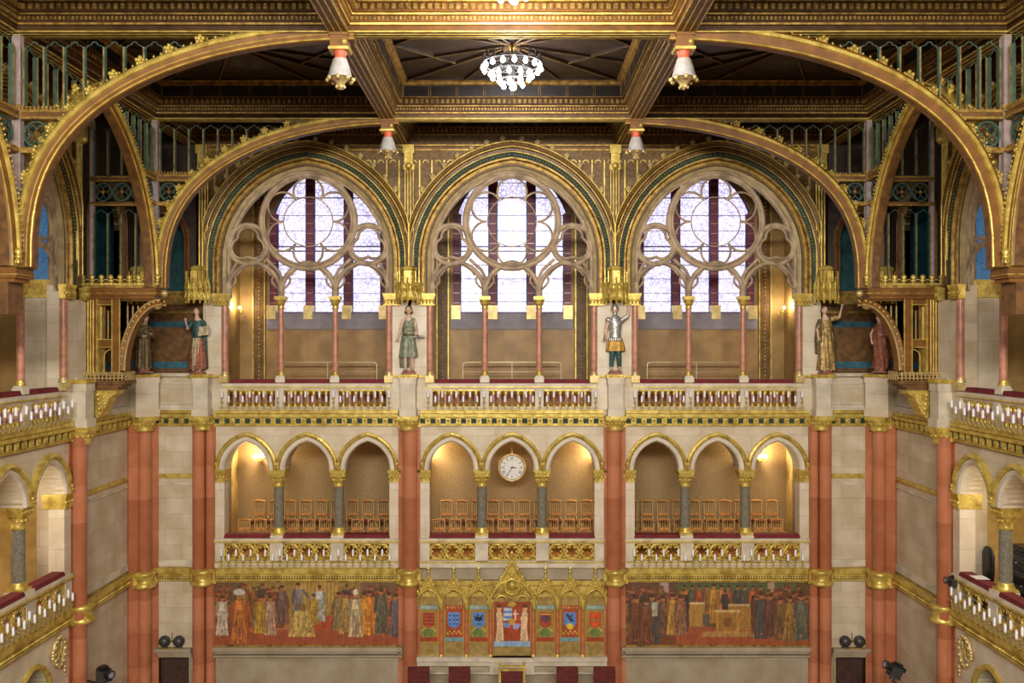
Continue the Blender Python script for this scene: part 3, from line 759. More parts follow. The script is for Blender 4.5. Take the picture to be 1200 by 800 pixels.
def truss(s, Y, kind, where, direction, label):
    """kind wide: across the hall; kind long: along the side"""
    if kind == 'wide': F = (s * 371, Y, 0 if s < 0 else pi)
    else: F = (s * 371, Y + (-4 if direction < 0 else 4), -pi / 2 if direction < 0 else pi / 2)
    t = thing('arch_truss', label, 'timber arch', F, (0, 0, 56), 'gilded timber arches')
    L = (0, 0, -56)
    put('arch_rib', 'ar_' + kind, lambda mb: rib_mesh(mb, kind), [BROWN, GOLD, BRWN2], t, L)
    put('beaded_edge', 'ab_' + kind, lambda mb: rib_beads(mb, kind), GOLD, t, L)['kind'] = 'stuff'
    P = offset(ribpath(kind, 60), -3); acc = 0; last = P[0]
    for i in range(1, 61):
        acc += sqrt((P[i][0] - P[i - 1][0]) ** 2 + (P[i][1] - P[i - 1][1]) ** 2)
        if acc > 19 and P[i][1] > 100 and P[i][1] < 226 and P[i][0] < 190:
            acc = 0; put('crocket', 'crocket_g', crocket, GOLD, t, (P[i][0] - .6, 0, P[i][1] - 55.4), 0, (1.25, 1.6, 1.25))
    xe = 200 if kind == 'wide' else 124
    def scr(mb):
        zf = lambda x: max(173, zrib(kind, x) if x > 0 else 0)
        lancet_run(mb, 5, xe, zf, 229, 15.2)
        mb.m = 2; xr = 5
        while zrib(kind, xr) < 172: xr += 1
        mb.box(4, xr, -4, 4, 168, 171); mb.m = 1; mb.box(4, xr, -4.8, 4.8, 171, 173); mb.box(4, xr, -4.4, 4.4, 166, 168)
        k = 4
        while k < xr: mb.box(k, k + 1.6, -3, -1, 173, 176); k += 3
        xr2 = 5
        while zrib(kind, xr2) < 146: xr2 += 1
        quatre_run(mb, 4, max(xr2, 24), 146, 165)
        mb.m = 1; mb.box(4, xr2, -4, 4, 141, 145)
    put('lancet_screen', 'sc_' + kind, scr, [TEAL, GOLDP, BRWN2], t, L)

def post(s, Y, label):
    F = (s * 371, Y, 0 if s < 0 else pi)
    t = thing('screen_post', label, 'post', F, (0, 0, 58), 'upright posts of the timber arches')
    put('shaft', 'po_s', lambda mb: (mb.box(-2.8, 2.8, -2.8, 2.8, 0, 172), mb.tube([(-2.6, -3, 2), (-2.6, -3, 170)], .7, 5), mb.tube([(2.6, -3, 2), (2.6, -3, 170)], .7, 5)), POST, t)
    put('collar', 'po_c', lambda mb: [mb.box(-4.5, 4.5, -4.5, 4.5, z, z + 3) for z in (84, 110, 116)], GOLDP, t)

def aisle_screen(s, Y, label):
    F = (s * 371, Y, 0 if s < 0 else pi)
    t = thing('aisle_screen', label, 'screen', F, (-36, 0, 58), 'pierced screens over the brackets')
    def a(mb):
        lancet_run(mb, -28, 30, lambda x: 0, 83, 14.5, .8)
        lancet_run(mb, -28, 30, lambda x: 115, 170, 14.5, .8)
        quatre_run(mb, -28, 30, 88, 107)
        for z, h in ((83, 4), (108, 4), (112, 2)): mb.m = 1; mb.box(-31, 33, -3.5, 3.5, z, z + 1.4); mb.m = 2; mb.box(-31, 33, -3, 3, z + 1.4, z + h)
        mb.m = 3; mb.box(-31.5, -28, -2.5, 2.5, 0, 172)
    put('lancet_screen', 'ais', a, [TEAL, GOLDP, BRWN2, POST], t)

def finial(mb):
    mb.lathe([(1, 0), (.7, 3), (1.9, 4.4), (1, 5), (2.2, 7.2), (1.6, 9), (.3, 10)], n=8)
def bracket(s, Y, label, low=True):
    F = (s * 371, Y, 0 if s < 0 else pi)
    t = thing('timber_bracket', label, 'bracket', F, (-34, 0, -40), 'brackets under the timber arches')
    L = (34, 0, 40)
    sy = 1 if s < 0 else -1         # camera-side is -y for the left frame, +y for the right one
    def ledge(mb):
        mb.m = 0; mb.box(-70, 5, -12, 12, 47, 55); mb.m = 1; mb.box(-71, 7, -13.5, 13.5, 55, 58); mb.box(-70, 6, -12.6, 12.6, 49, 50.2)
        mb.m = 0; mb.box(-70, 3, -10, 10, 44, 47)
    put('ledge', 'br_ledge', ledge, [BROWN, GOLDP], t, L)
    def crest(mb):
        for yy in (-12, 12):
            mb.box(-70, 6, yy - .6, yy + .6, 58, 60)
            for k in range(8): ring(mb, -65 + 9.6 * k, 60, 3.8, .6, yy, 0, pi, 6, 4)
        for k in range(4): ring(mb, 0, 0, .1, .05, 0, n=3, ns=3) if False else None
    put('crest', 'br_crest', crest, GOLD, t, L)
    for k in range(9):
        put('finial', 'finial', finial, GOLD, t, (-70 + 9.6 * k + 34, -12 * sy, 98), 0, (1.35, 1.35, 1.1))
    if not low: 
        put('gilded_boss', 'br_boss2', lambda mb: (mb.ball((-14, -13 * sy, 29), 6, 10), mb.octa((-14, -19 * sy, 29), 2)), GOLD, t, L)
        put('side_beam', 'br_sb', lambda mb: mb.box(-70, -2, -10, 10, 20, 44), BRWN2, t, L)
        return
    def frame(mb):
        mb.m = 0
        mb.box(-70, -57, -8, 8, -38, 45); mb.box(-41, -33, -8, 8, -38, 45); mb.box(-57, -41, -6, 6, 38, 45); mb.box(-57, -41, -6, 6, -6, 2); mb.box(-57, -41, -6, 6, -38, -34)
        mb.box(-33, 3, -6, 6, 42, 45)
        mb.m = 1
        for k in range(4): mb.tube([(-69 + 2.7 * k, -8.4 * sy, -36), (-69 + 2.7 * k, -8.4 * sy, 43)], .85, 5)
        for x in (-57, -41.5, -33.5): mb.box(x - .5, x + .5, -9, 9, -36, 44)
        for z in (-6, 2, 38): mb.box(-57, -41, -7, 7, z - .4, z + .4)
    put('frame', 'br_frame%d' % s, frame, [BROWN, GOLD], t, L)
    def scr(mb):
        for x in (-50, -44):
            pass
        mb.m = 0; mb.box(-49.6, -48.8, -1, 1, 2, 32); mb.box(-56.6, -55.6, -1, 1, 2, 36); mb.box(-42.4, -41.4, -1, 1, 2, 36)
        for x in (-52.8, -45.6): mb.tube([(x + a, 0, z) for a, z in arcpath(4, 1, 31, 31, None, 4)], .5, 4); ring(mb, x, -2, 2, .7, 0, n=10, ns=4)
        mb.tube([(-47 + a, 0, z) for a, z in arcpath(8, 1.5, -16, -34, None, 5)], .6, 4)
        for x in (-29, -23.5, -18):
            zb = 48 - 75 * (1 - sqrt(max(0, 1 - ((x + 36 - 44) / 44) ** 2)))
            mb.box(x - .4, x + .4, -1, 1, -27 + 75 * sqrt(max(0, 1 - ((x - 8) / 44) ** 2)), 37)
        for x in (-31, -26, -20.8, -15): mb.tube([(x + a, 0, z) for a, z in arcpath(3.4, .8, 37, 37, None, 4)], .5, 4)
    put('pierced_panel', 'br_scr', scr, GOLDB, t, L)
    def arch(mb):
        P = [(8 - 44 * cos(pi / 2 * k / 14), -30 + 74 * sin(pi / 2 * k / 14)) for k in range(15)]
        prof = [(0, 7, 0), (0, -7, 1), (1.5, -7.6, 1), (5, -6, 0), (6, -7, 1), (7, -6, 1), (7, 6, 0), (6, 7, 1), (5, 6, 1), (1.5, 7.6, 0)]
        rows = [([(x, y, z) for x, z in offset(P, d)], m) for d, y, m in prof]
        for i in range(len(rows)):
            mb.m = rows[(i + 1) % len(rows)][1]; mb.strip([rows[i][0], rows[(i + 1) % len(rows)][0]])
        mb.m = 1
        for i in range(1, 14):
            for q in (-1, 1): mb.ball((P[i][0] + 2.5, q * 7, P[i][1] - 1.5), 1.3, 6)
    put('quarter_arch', 'br_arch', arch, [BROWN, GOLDB], t, L)
    put('gilded_boss', 'br_boss', lambda mb: (mb.ball((2, 0, 38), 5, 10), mb.ball((9, 0, 50), 4, 8)), GOLDB, t, L)
    def balc(mb):
        mb.m = 0; mb.box(-70, -26, -14, 14, -44, -40); mb.box(-69, -30, -12, 12, -47, -44); mb.box(-68, -34, -11, 11, -50, -47)
        mb.m = 1
        for k in range(11):
            ring(mb, -67 + 4 * k, -36, 2, .5, -13 * sy, n=8, ns=4); mb.ball((-69 + 4 * k, -13 * sy, -34), .8, 6)
            mb.box(-69.4 + 4 * k, -68.6 + 4 * k, -13.6 * sy if sy > 0 else 12.6, -12.6 * sy if sy > 0 else 13.6, -40, -31)
        mb.box(-70, -26, -13.6 * sy if sy > 0 else 12.6, -12.6 * sy if sy > 0 else 13.6, -33, -32)
        for k in range(6): mb.box(-26.6, -26, -12 + 4 * k, -11.2 + 4 * k, -40, -31)
        mb.box(-26.6, -26, -13, 13, -33, -32)
    put('crested_shelf', 'br_balc%d' % s, balc, [BRWN2, GOLDB], t, L)
    def cons(mb):
        mb.m = 0
        poly = [(-62, -50), (-36, -50), (-37, -54), (-44, -58), (-48, -66), (-52, -76), (-58, -80), (-62, -80)]
        mb.prism(poly, -9, 9)
        for z in range(5): mb.ball((-56 + z * .6, -9.5 * sy, -55 - z * 4.8), 2.4, 6); mb.ball((-50 + z * .3, -9.5 * sy, -54 - z * 3.4), 1.6, 6)
        mb.m = 1; mb.box(-64, -62, -10, 10, -80, -50)
    put('scroll_console', 'br_cons%d' % s, cons, [GOLD, BROWN], t, L)

# ------------------------------------------------------------------ ceiling
BZ = 230
def coffer(x0, x1, ya, yb, label, ribs=True, kx=28):
    """ya nearer the camera (more negative), yb further"""
    cx, cy = (x0 + x1) / 2, (ya + yb) / 2; hx, hy = (x1 - x0) / 2, (yb - ya) / 2
    painted_lit = 'middle' in label and 'top edge' in label
    WD, GD = (BROWN, GOLD) if painted_lit else (WOODC, GOLDP)  # chandelier glow put into the colour: lighter brown and gold on one coffer
    key = 'cof%g_%g%d' % (hx, hy, painted_lit)
    t = thing('ceiling_coffer', label, 'coffer', (0, 0, 0), (cx, cy, BZ), 'coffers of the ceiling')
    def rect(i, z): return [(-hx + i, -hy + i, z), (hx - i, -hy + i, z), (hx - i, hy - i, z), (-hx + i, hy - i, z)]
    prof = [(0, 0, 0), (0, 1, 1), (0, 4.6, 0), (1.6, 5, 0), (1.8, 6.4, 1), (2.4, 7, 0), (2.4, 11, 0), (4, 11.6, 0), (4.2, 12.8, 1), (6, 13.2, 0), (6, 19, 0), (9, 19.4, 0), (9, 20.4, 1), (9, 21, 0)]
    def fr(mb):
        rows = [(rect(i, z), m) for i, z, m in prof]
        for a in range(len(rows) - 1):
            mb.m = rows[a + 1][1]; mb.strip([rows[a][0], rows[a + 1][0]], False, True)
    put('moulded_frame', key + 'fr', fr, [WD, GD], t)
    def de(mb):
        for i, z, st, w in ((6, 14.4, 5.2, 1.5), (2.4, 8.2, 3.2, .7)):
            for ax in (0, 1):
                h = (hx, hy)[ax] - i; n = int(2 * h / st)
                for k in range(n):
                    p = -h + (k + .5) * 2 * h / n
                    for s in (-1, 1):
                        q = s * ((hy, hx)[ax] - i); qa, qb = sorted((q, q - s * w))
                        if ax == 0: mb.box(p - st * .27, p + st * .27, qa, qb, z, z + st * .8)
                        else: mb.box(qa, qb, p - st * .27, p + st * .27, z, z + st * .8)
    put('dentil_course', key + 'de', de, GOLDP, t)['kind'] = 'stuff'
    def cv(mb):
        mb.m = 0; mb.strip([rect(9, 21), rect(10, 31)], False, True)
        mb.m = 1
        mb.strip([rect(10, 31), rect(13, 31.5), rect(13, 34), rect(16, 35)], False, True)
        for ax in (0, 1):
            h = (hx, hy)[ax] - 10; n = max(2, int(2 * h / kx))
            for k in range(n + 1):
                p = -h + k * 2 * h / n
                for s in (-1, 1):
                    q = s * ((hy, hx)[ax] - 10.5)
                    for dd in (-1, 1):
                        a = (p + dd, q, 21) if ax == 0 else (q, p + dd, 21); b = (a[0], a[1], 31)
                        mb.tube([a, b], .35, 4)
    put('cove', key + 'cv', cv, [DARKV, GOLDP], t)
    def pa(mb):
        mb.m = 0; mb.strip([rect(16, 35), rect(16, 37)], False, True); mb.box(-hx + 15, hx - 15, -hy + 15, hy - 15, 37, 39)
        if not ribs: return
        W, H = hx - 16, hy - 16
        def rb(p, q, w):
            mb.m = 0; mb.tube([(*p, 36), (*q, 36)], w * 1.5, 4); mb.m = 1; mb.tube([(p[0], p[1], 36 - w * 1.1), (q[0], q[1], 36 - w * 1.1)], w * .3, 4)
        n = max(1, round(W / max(H, 1)))
        cs = [(-W + (2 * k + 1) * W / n) for k in range(n)]
        for c in cs:
            w = W / n
            for sx in (-1, 1):
                for sy in (-1, 1):
                    rb((c, 0), (c + sx * w, sy * H), 1.6); rb((c, 0), (c + sx * w, sy * H * .45), 1.1); rb((c, 0), (c + sx * w * .45, sy * H), 1.1)
                    rb((c + sx * w * .5, sy * H * .5), (c + sx * w, 0), 1.0)
            mb.m = 1; mb.ball((c, 0, 34), 4, 8)
            if w < W: rb((c - w, -H), (c - w, H), 1.5); rb((c + w, -H), (c + w, H), 1.5)
    put('ribbed_panel', key + 'pa', pa, [DARK, GOLDP], t)

def beam(x0, x1, ya, yb, label, key):
    cx, cy = (x0 + x1) / 2, (ya + yb) / 2; hx, hy = (x1 - x0) / 2, (yb - ya) / 2
    def b(mb):
        mb.m = 0; mb.box(-hx, hx, -hy, hy, 0, 36)
        mb.m = 1
        if hx > hy:
            for q in (-hy, hy): mb.tube([(-hx, q, .3), (hx, q, .3)], .7, 4)
            for q in (-2.5, 2.5): mb.tube([(-hx, q, -.1), (hx, q, -.1)], .5, 4)
        else:
            for q in (-hx, hx): mb.tube([(q, -hy, .3), (q, hy, .3)], .7, 4)
            for q in (-2.5, 2.5): mb.tube([(q, -hy, -.1), (q, hy, -.1)], .5, 4)
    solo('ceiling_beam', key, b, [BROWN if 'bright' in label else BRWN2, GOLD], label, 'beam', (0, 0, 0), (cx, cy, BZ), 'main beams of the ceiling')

def hanging_corbel(x, y, label):
    t = thing('hanging_corbel', label, 'corbel', (0, 0, 0), (x, y, 190), 'hanging corbels under the beam crossings')
    put('block', 'hc_b', lambda mb: (mb.box(-6.5, 6.5, -6.5, 6.5, 29, 41), mb.box(-7.3, 7.3, -7.3, 7.3, 38, 40)), BROWN, t)
    put('gilded_band', 'hc_g', lambda mb: (mb.box(-7.6, 7.6, -7.6, 7.6, 27.5, 29.5), mb.ball((4, -7, 33), 2.2, 6)), GOLD, t)
    put('coral_collar', 'hc_c', lambda mb: mb.lathe([(5, 21.5), (4.4, 24), (5.4, 27.6)], n=8), ORANGE, t)['label'] = 'coral red collar'
    put('white_bell', 'hc_w', lambda mb: mb.lathe([(10, 7.5), (9, 9.5), (7.5, 15), (5.6, 21), (5.2, 22)], n=8, rot=pi / 8), BELL, t)
    def dr(mb):
        for k in range(8):
            a = 2 * pi * k / 8; mb.ball((9.6 * cos(a), 9.6 * sin(a), 6.6), 2, 6)
        mb.lathe([(.6, -1), (2.6, 1), (3.6, 4), (5.6, 6), (8, 8)], n=10)
        for k in range(5): a = 2 * pi * k / 5; mb.ball((3 * cos(a), 3 * sin(a), 1), 1.4, 6)
    put('leaf_drop', 'hc_d', dr, GOLDB, t)

def chandelier(x, y, z, label):
    t = thing('chandelier', label, 'chandelier', (0, 0, 0), (x, y, z), 'round chandeliers in the coffers')
    put('stem', 'ch_s', lambda mb: mb.lathe([(1.2, -4), (1.2, 22), (3, 24), (4, 26)], n=10), GOLDP, t)
    def fr(mb):
        for r, zz in ((26, 6), (18, -1), (10, -8)):
            pts = [(r * cos(2 * pi * k / 28), r * sin(2 * pi * k / 28), zz) for k in range(28)]
            mb.tube(pts, .8, 5, True)
            for k in range(8):
                a = 2 * pi * k / 8; mb.tube([(0, 0, zz + 5), (r * .6 * cos(a), r * .6 * sin(a), zz + 2.5), (r * cos(a), r * sin(a), zz)], .5, 4)
        for k in range(20):
            a = 2 * pi * k / 20; mb.lathe([(1.1, 7), (.4, 11), (1.2, 12.5), (.2, 15)], 26 * cos(a), 26 * sin(a), 4)
        mb.lathe([(2.2, -10), (3, -4), (2, 0), (3.4, 8), (1.4, 12)], n=10)
    put('gilded_frame', 'ch_f', fr, DGREY, t)
    def bulb(mb): mb.lathe([(.3, -6.2), (1.8, -5), (2.2, -3.6), (1.3, -1.2), (.6, 0)], n=8)
    for n, r, zz, ph in ((16, 26, 5, .2), (11, 18, -2, 0), (6, 10, -9, .3), (1, 0, -12, 0)):
        for k in range(n):
            a = 2 * pi * (k + ph) / n
            put('bulb', 'ch_bulb', bulb, BULB, t, (r * cos(a), r * sin(a), zz))
# ------------------------------------------------------------------ painted pictures (flat things in the room)
class Ras:
    def __init__(s, w, h, nx, nz, bg):
        s.w, s.h, s.nx, s.nz = w, h, nx, nz
        s.X, s.Z = np.meshgrid(np.linspace(0, w, nx + 1), np.linspace(0, h, nz + 1))
        s.c = np.zeros((nz + 1, nx + 1, 3)); s.c[:] = bg
        s.rng = np.random.RandomState(5)
        g = s.rng.rand(nz // 14 + 3, nx // 3 + 3); a = np.kron(g, np.ones((14, 3)))[:nz + 1, :nx + 1]
        g = s.rng.rand(nz // 5 + 3, nx // 5 + 3); b = np.kron(g, np.ones((5, 5)))[:nz + 1, :nx + 1]
        a = .6 * a + .4 * b
        for _ in range(2): a = (a + np.roll(a, 1, 0) + np.roll(a, -1, 0) + np.roll(a, 1, 1) + np.roll(a, -1, 1)) / 5
        s.n = np.clip((a - .5) * 1.8 + .5, 0, 1)
    def fill(s, m, col, j=.18):
        f = (1 - j / 2 + j * s.n[..., None]); s.c[m] = (np.array(col) * f)[m]
    def ell(s, x, z, a, b, col, j=.2): s.fill(((s.X - x) / a) ** 2 + ((s.Z - z) / b) ** 2 < 1, col, j)
    def rect(s, x0, x1, z0, z1, col, j=.2): s.fill((s.X >= x0) & (s.X <= x1) & (s.Z >= z0) & (s.Z <= z1), col, j)
    def trap(s, x, z0, z1, w0, w1, col, j=.3):
        t = np.clip((s.Z - z0) / (z1 - z0), 0, 1); s.fill((s.Z >= z0) & (s.Z <= z1) & (abs(s.X - x) < w0 + (w1 - w0) * t), col, j)
    def line(s, x0, z0, x1, z1, w, col):
        d = np.array([x1 - x0, z1 - z0], float); L = np.dot(d, d) + 1e-9
        t = np.clip(((s.X - x0) * d[0] + (s.Z - z0) * d[1]) / L, 0, 1)
        s.fill((s.X - x0 - t * d[0]) ** 2 + (s.Z - z0 - t * d[1]) ** 2 < w * w, col, .2)
    def person(s, x, z, h, col, skin=(150, 95, 60), hair=(50, 30, 18), arm=0):
        w = h * .13
        s.trap(x, z, z + h * .55, w * 1.25, w * .8, col, .5); s.trap(x, z + h * .5, z + h * .84, w * .85, w * .95, [v * 1.08 for v in col], .4)
        for q in (-.5, .1, .6): s.line(x + q * w, z, x + q * w * .6, z + h * .6, h * .008, [v * .55 for v in col])
        s.line(x + arm * w * .4 + (arm or 1) * w * .6, z + h * .8, x + (arm or 1) * w * (2.1 if arm else 1.0), z + h * (.62 if arm else .48), h * .035, [v * .85 for v in col])
        s.line(x - (arm or 1) * w * .8, z + h * .8, x - (arm or 1) * w * 1.05, z + h * .5, h * .035, [v * .75 for v in col])
        s.ell(x, z + h * .92, h * .052, h * .068, skin); s.ell(x, z + h * .965, h * .058, h * .04, hair)
        if h > 14: s.ell(x + arm * w * 2.1, z + h * (.61 if arm else .1), h * .02, h * .02, skin)
    def age(s, col, f, blur=1):
        for _ in range(blur):
            c = np.pad(s.c, ((1, 1), (1, 1), (0, 0)), 'edge'); s.c = (2 * s.c + c[:-2, 1:-1] + c[2:, 1:-1] + c[1:-1, :-2] + c[1:-1, 2:]) / 6
        t = s.rng.rand(*s.n.shape)[..., None]
        s.c = (s.c * (1 - f) + np.array(col) * f) * (.86 + .28 * t)
    def mesh(s, name, y=0, x0=0, z0=0):
        n1 = s.nx + 1
        co = np.stack([s.X + x0, np.full_like(s.X, y), s.Z + z0], -1).reshape(-1, 3) * U
        i = np.arange(s.nx * s.nz); r, c = i // s.nx, i % s.nx; a = r * n1 + c
        F = np.stack([a, a + 1, a + n1 + 1, a + n1], 1)
        me = bpy.data.meshes.new(name); me.from_pydata(co.tolist(), [], F.tolist())
        v = np.clip(s.c / 255., 0, 1); v = np.where(v <= .04045, v / 12.92, ((v + .055) / 1.055) ** 2.4)
        ca = me.color_attributes.new('Col', 'FLOAT_COLOR', 'POINT')
        ca.data.foreach_set('color', np.concatenate([v, np.ones(v.shape[:2] + (1,))], -1).ravel())
        me.materials.append(PAINT); me.update(); CACHE[name] = me
        return me

def mural(F, which):
    r = Ras(218, 75, 436, 150, (120, 62, 34)); rnd = random.Random(3 if which == 'L' else 11)
    if which == 'L':
        r.rect(0, 218, 22, 75, (128, 104, 52)); r.rect(0, 34, 25, 75, (84, 66, 46)); r.rect(172, 218, 25, 75, (92, 72, 54)); r.rect(96, 146, 40, 75, (158, 128, 62))
        for k in range(30): r.line(36 + k * 4.6, 42, 36 + k * 4.6, 75, .5, (108, 86, 40))
        r.rect(0, 218, 0, 22, (132, 60, 36)); r.trap(126, 18, 34, 22, 18, (146, 58, 34)); r.rect(74, 100, 18, 22, (150, 88, 60))
        pal = [(118, 62, 34), (150, 92, 40), (96, 74, 60), (128, 102, 58), (84, 80, 84), (160, 120, 62), (110, 50, 34), (140, 70, 30)]
        for k in range(130):
            x = rnd.uniform(2, 216)
            if 88 < x < 142 or (58 < x < 150 and k > 90): continue
            r.person(x, 32 - k * .16 + rnd.uniform(-2, 2), rnd.uniform(34, 42), [v * (.6 + .0036 * k) for v in pal[k % 8]], (118 + k % 5 * 8, 78, 50), (60 + k % 4 * 14, 42, 28))
        for x, z, h, c, a in ((80, 26, 44, (88, 66, 66), 0), (99, 28, 45, (92, 88, 96), 1), (124, 28, 42, (150, 156, 160), -1), (117, 24, 36, (150, 120, 40), 0),
                              (10, 12, 46, (182, 172, 160), 0), (146, 18, 44, (120, 104, 70), 0), (155, 16, 46, (134, 108, 58), 0), (182, 14, 50, (186, 104, 34), 0),
                              (176, 12, 50, (196, 128, 42), 0), (205, 10, 52, (146, 70, 42), 0), (196, 14, 52, (70, 74, 60), 0), (213, 10, 50, (80, 72, 82), 0), (66, 12, 46, (150, 122, 104), 0), (54, 14, 44, (158, 122, 40), 0)):
            r.person(x, z, h, c, arm=a)
        r.person(30, 2, 60, (164, 92, 40)); r.ell(30, 62, 7, 4, (170, 170, 168)); r.person(166, 10, 52, (168, 152, 120)); r.ell(166, 62, 3, 4, (200, 196, 180))
        r.trap(103, 10, 40, 16, 8, (156, 132, 72), .6); r.ell(104, 44, 4, 5, (110, 84, 40))
    else:
        r.rect(0, 218, 22, 75, (70, 58, 32)); r.rect(62, 200, 50, 75, (60, 76, 46)); r.rect(0, 60, 30, 75, (78, 52, 34)); r.rect(42, 52, 60, 74, (150, 130, 140)); r.rect(168, 176, 60, 75, (140, 120, 100))
        r.rect(0, 218, 0, 20, (134, 62, 36)); r.rect(0, 60, 0, 14, (92, 48, 28))
        for x, c in ((71, (166, 92, 44)), (80, (60, 60, 52)), (88, (130, 60, 34)), (97, (110, 74, 42)), (114, (150, 90, 50)), (122, (120, 60, 50)), (133, (50, 56, 56)), (141, (60, 60, 56)), (151, (166, 80, 38)), (160, (90, 70, 50))):
            r.person(x, 34, 36, c)
        r.rect(76, 94, 22, 50, (148, 110, 50)); r.rect(120, 152, 18, 46, (140, 100, 44)); r.rect(78, 94, 48, 50, (190, 170, 130)); r.rect(122, 152, 46, 48, (176, 150, 110))
        r.person(105, 26, 46, (150, 104, 42)); r.person(118, 36, 28, (40, 38, 40))
        r.trap(122, 10, 16, 32, 30, (146, 110, 62)); r.rect(108, 134, 14, 40, (158, 116, 48)); r.rect(111, 131, 17, 37, (134, 94, 38)); r.ell(121, 27, 5, 6, (104, 66, 34)); r.rect(106, 136, 39, 41, (186, 160, 110))
        pal = [(92, 50, 32), (70, 44, 36), (110, 78, 42), (84, 60, 44), (120, 66, 40), (60, 52, 48)]
        for k in range(100):
            x = rnd.choice([rnd.uniform(2, 72), rnd.uniform(154, 216)]); r.person(x, 26 - k * .16 + rnd.uniform(-2, 2), rnd.uniform(38, 46), [v * (.65 + .0035 * k) for v in pal[k % 6]], (118 + k % 5 * 8, 78, 50), (60 + k % 4 * 14, 42, 28))
        for x, z, h, c in ((46, 10, 48, (90, 60, 52)), (57, 12, 48, (158, 116, 46)), (66, 12, 46, (120, 80, 60)), (33, 2, 58, (52, 58, 60)), (14, 0, 58, (92, 50, 32)), (26, 0, 54, (96, 52, 34)),
                           (161, 8, 54, (56, 56, 60)), (171, 10, 50, (84, 52, 46)), (183, 6, 50, (96, 70, 44)), (194, 4, 54, (124, 92, 44)), (207, 6, 54, (78, 84, 76))):
            r.person(x, z, h, c)
        r.trap(36, 34, 50, 3, 4, (150, 150, 140)); r.rect(92, 100, 24, 36, (70, 66, 62))
    r.c *= 1.18; r.age((120, 82, 46), .24, 1)
    r.mesh('mural' + which, -2.2, -109, -355)
    side = {'L': ('long painted mural of robed courtiers on red steps, left of the heraldic panels', 0), 'R': ('long painted mural of a debating crowd round a wooden desk, right of the heraldic panels', 0)}[which]
    t = thing('wall_mural', side[0], 'mural', F, (0, 0, -356))
    put('painted_scene', 'mural' + which, None, None, t, (0, 0, 356))
    put('frame', 'mu_fr', lambda mb: (mb.box(-110, 110, -4, 0, 0, 1.5), mb.box(-110, 110, -4, 0, 75, 77), mb.box(-110, -108.6, -3, 0, 1, 76), mb.box(108.6, 110, -3, 0, 1, 76), mb.box(-109, 109, -2.1, 0, 1, 76)), GOLDP, t)
    def sill(mb):
        mb.box(-112, 112, -7, 0, -5, 0); mb.box(-112, 112, -4, 0, -8.5, -5); mb.box(-112, 112, -6, 0, -12, -10)
        for k in range(70): mb.ball((-110 + 3.19 * k, -4.6, -8), 1.1, 6)
    put('moulded_sill', 'mu_sill', sill, STONED, t)

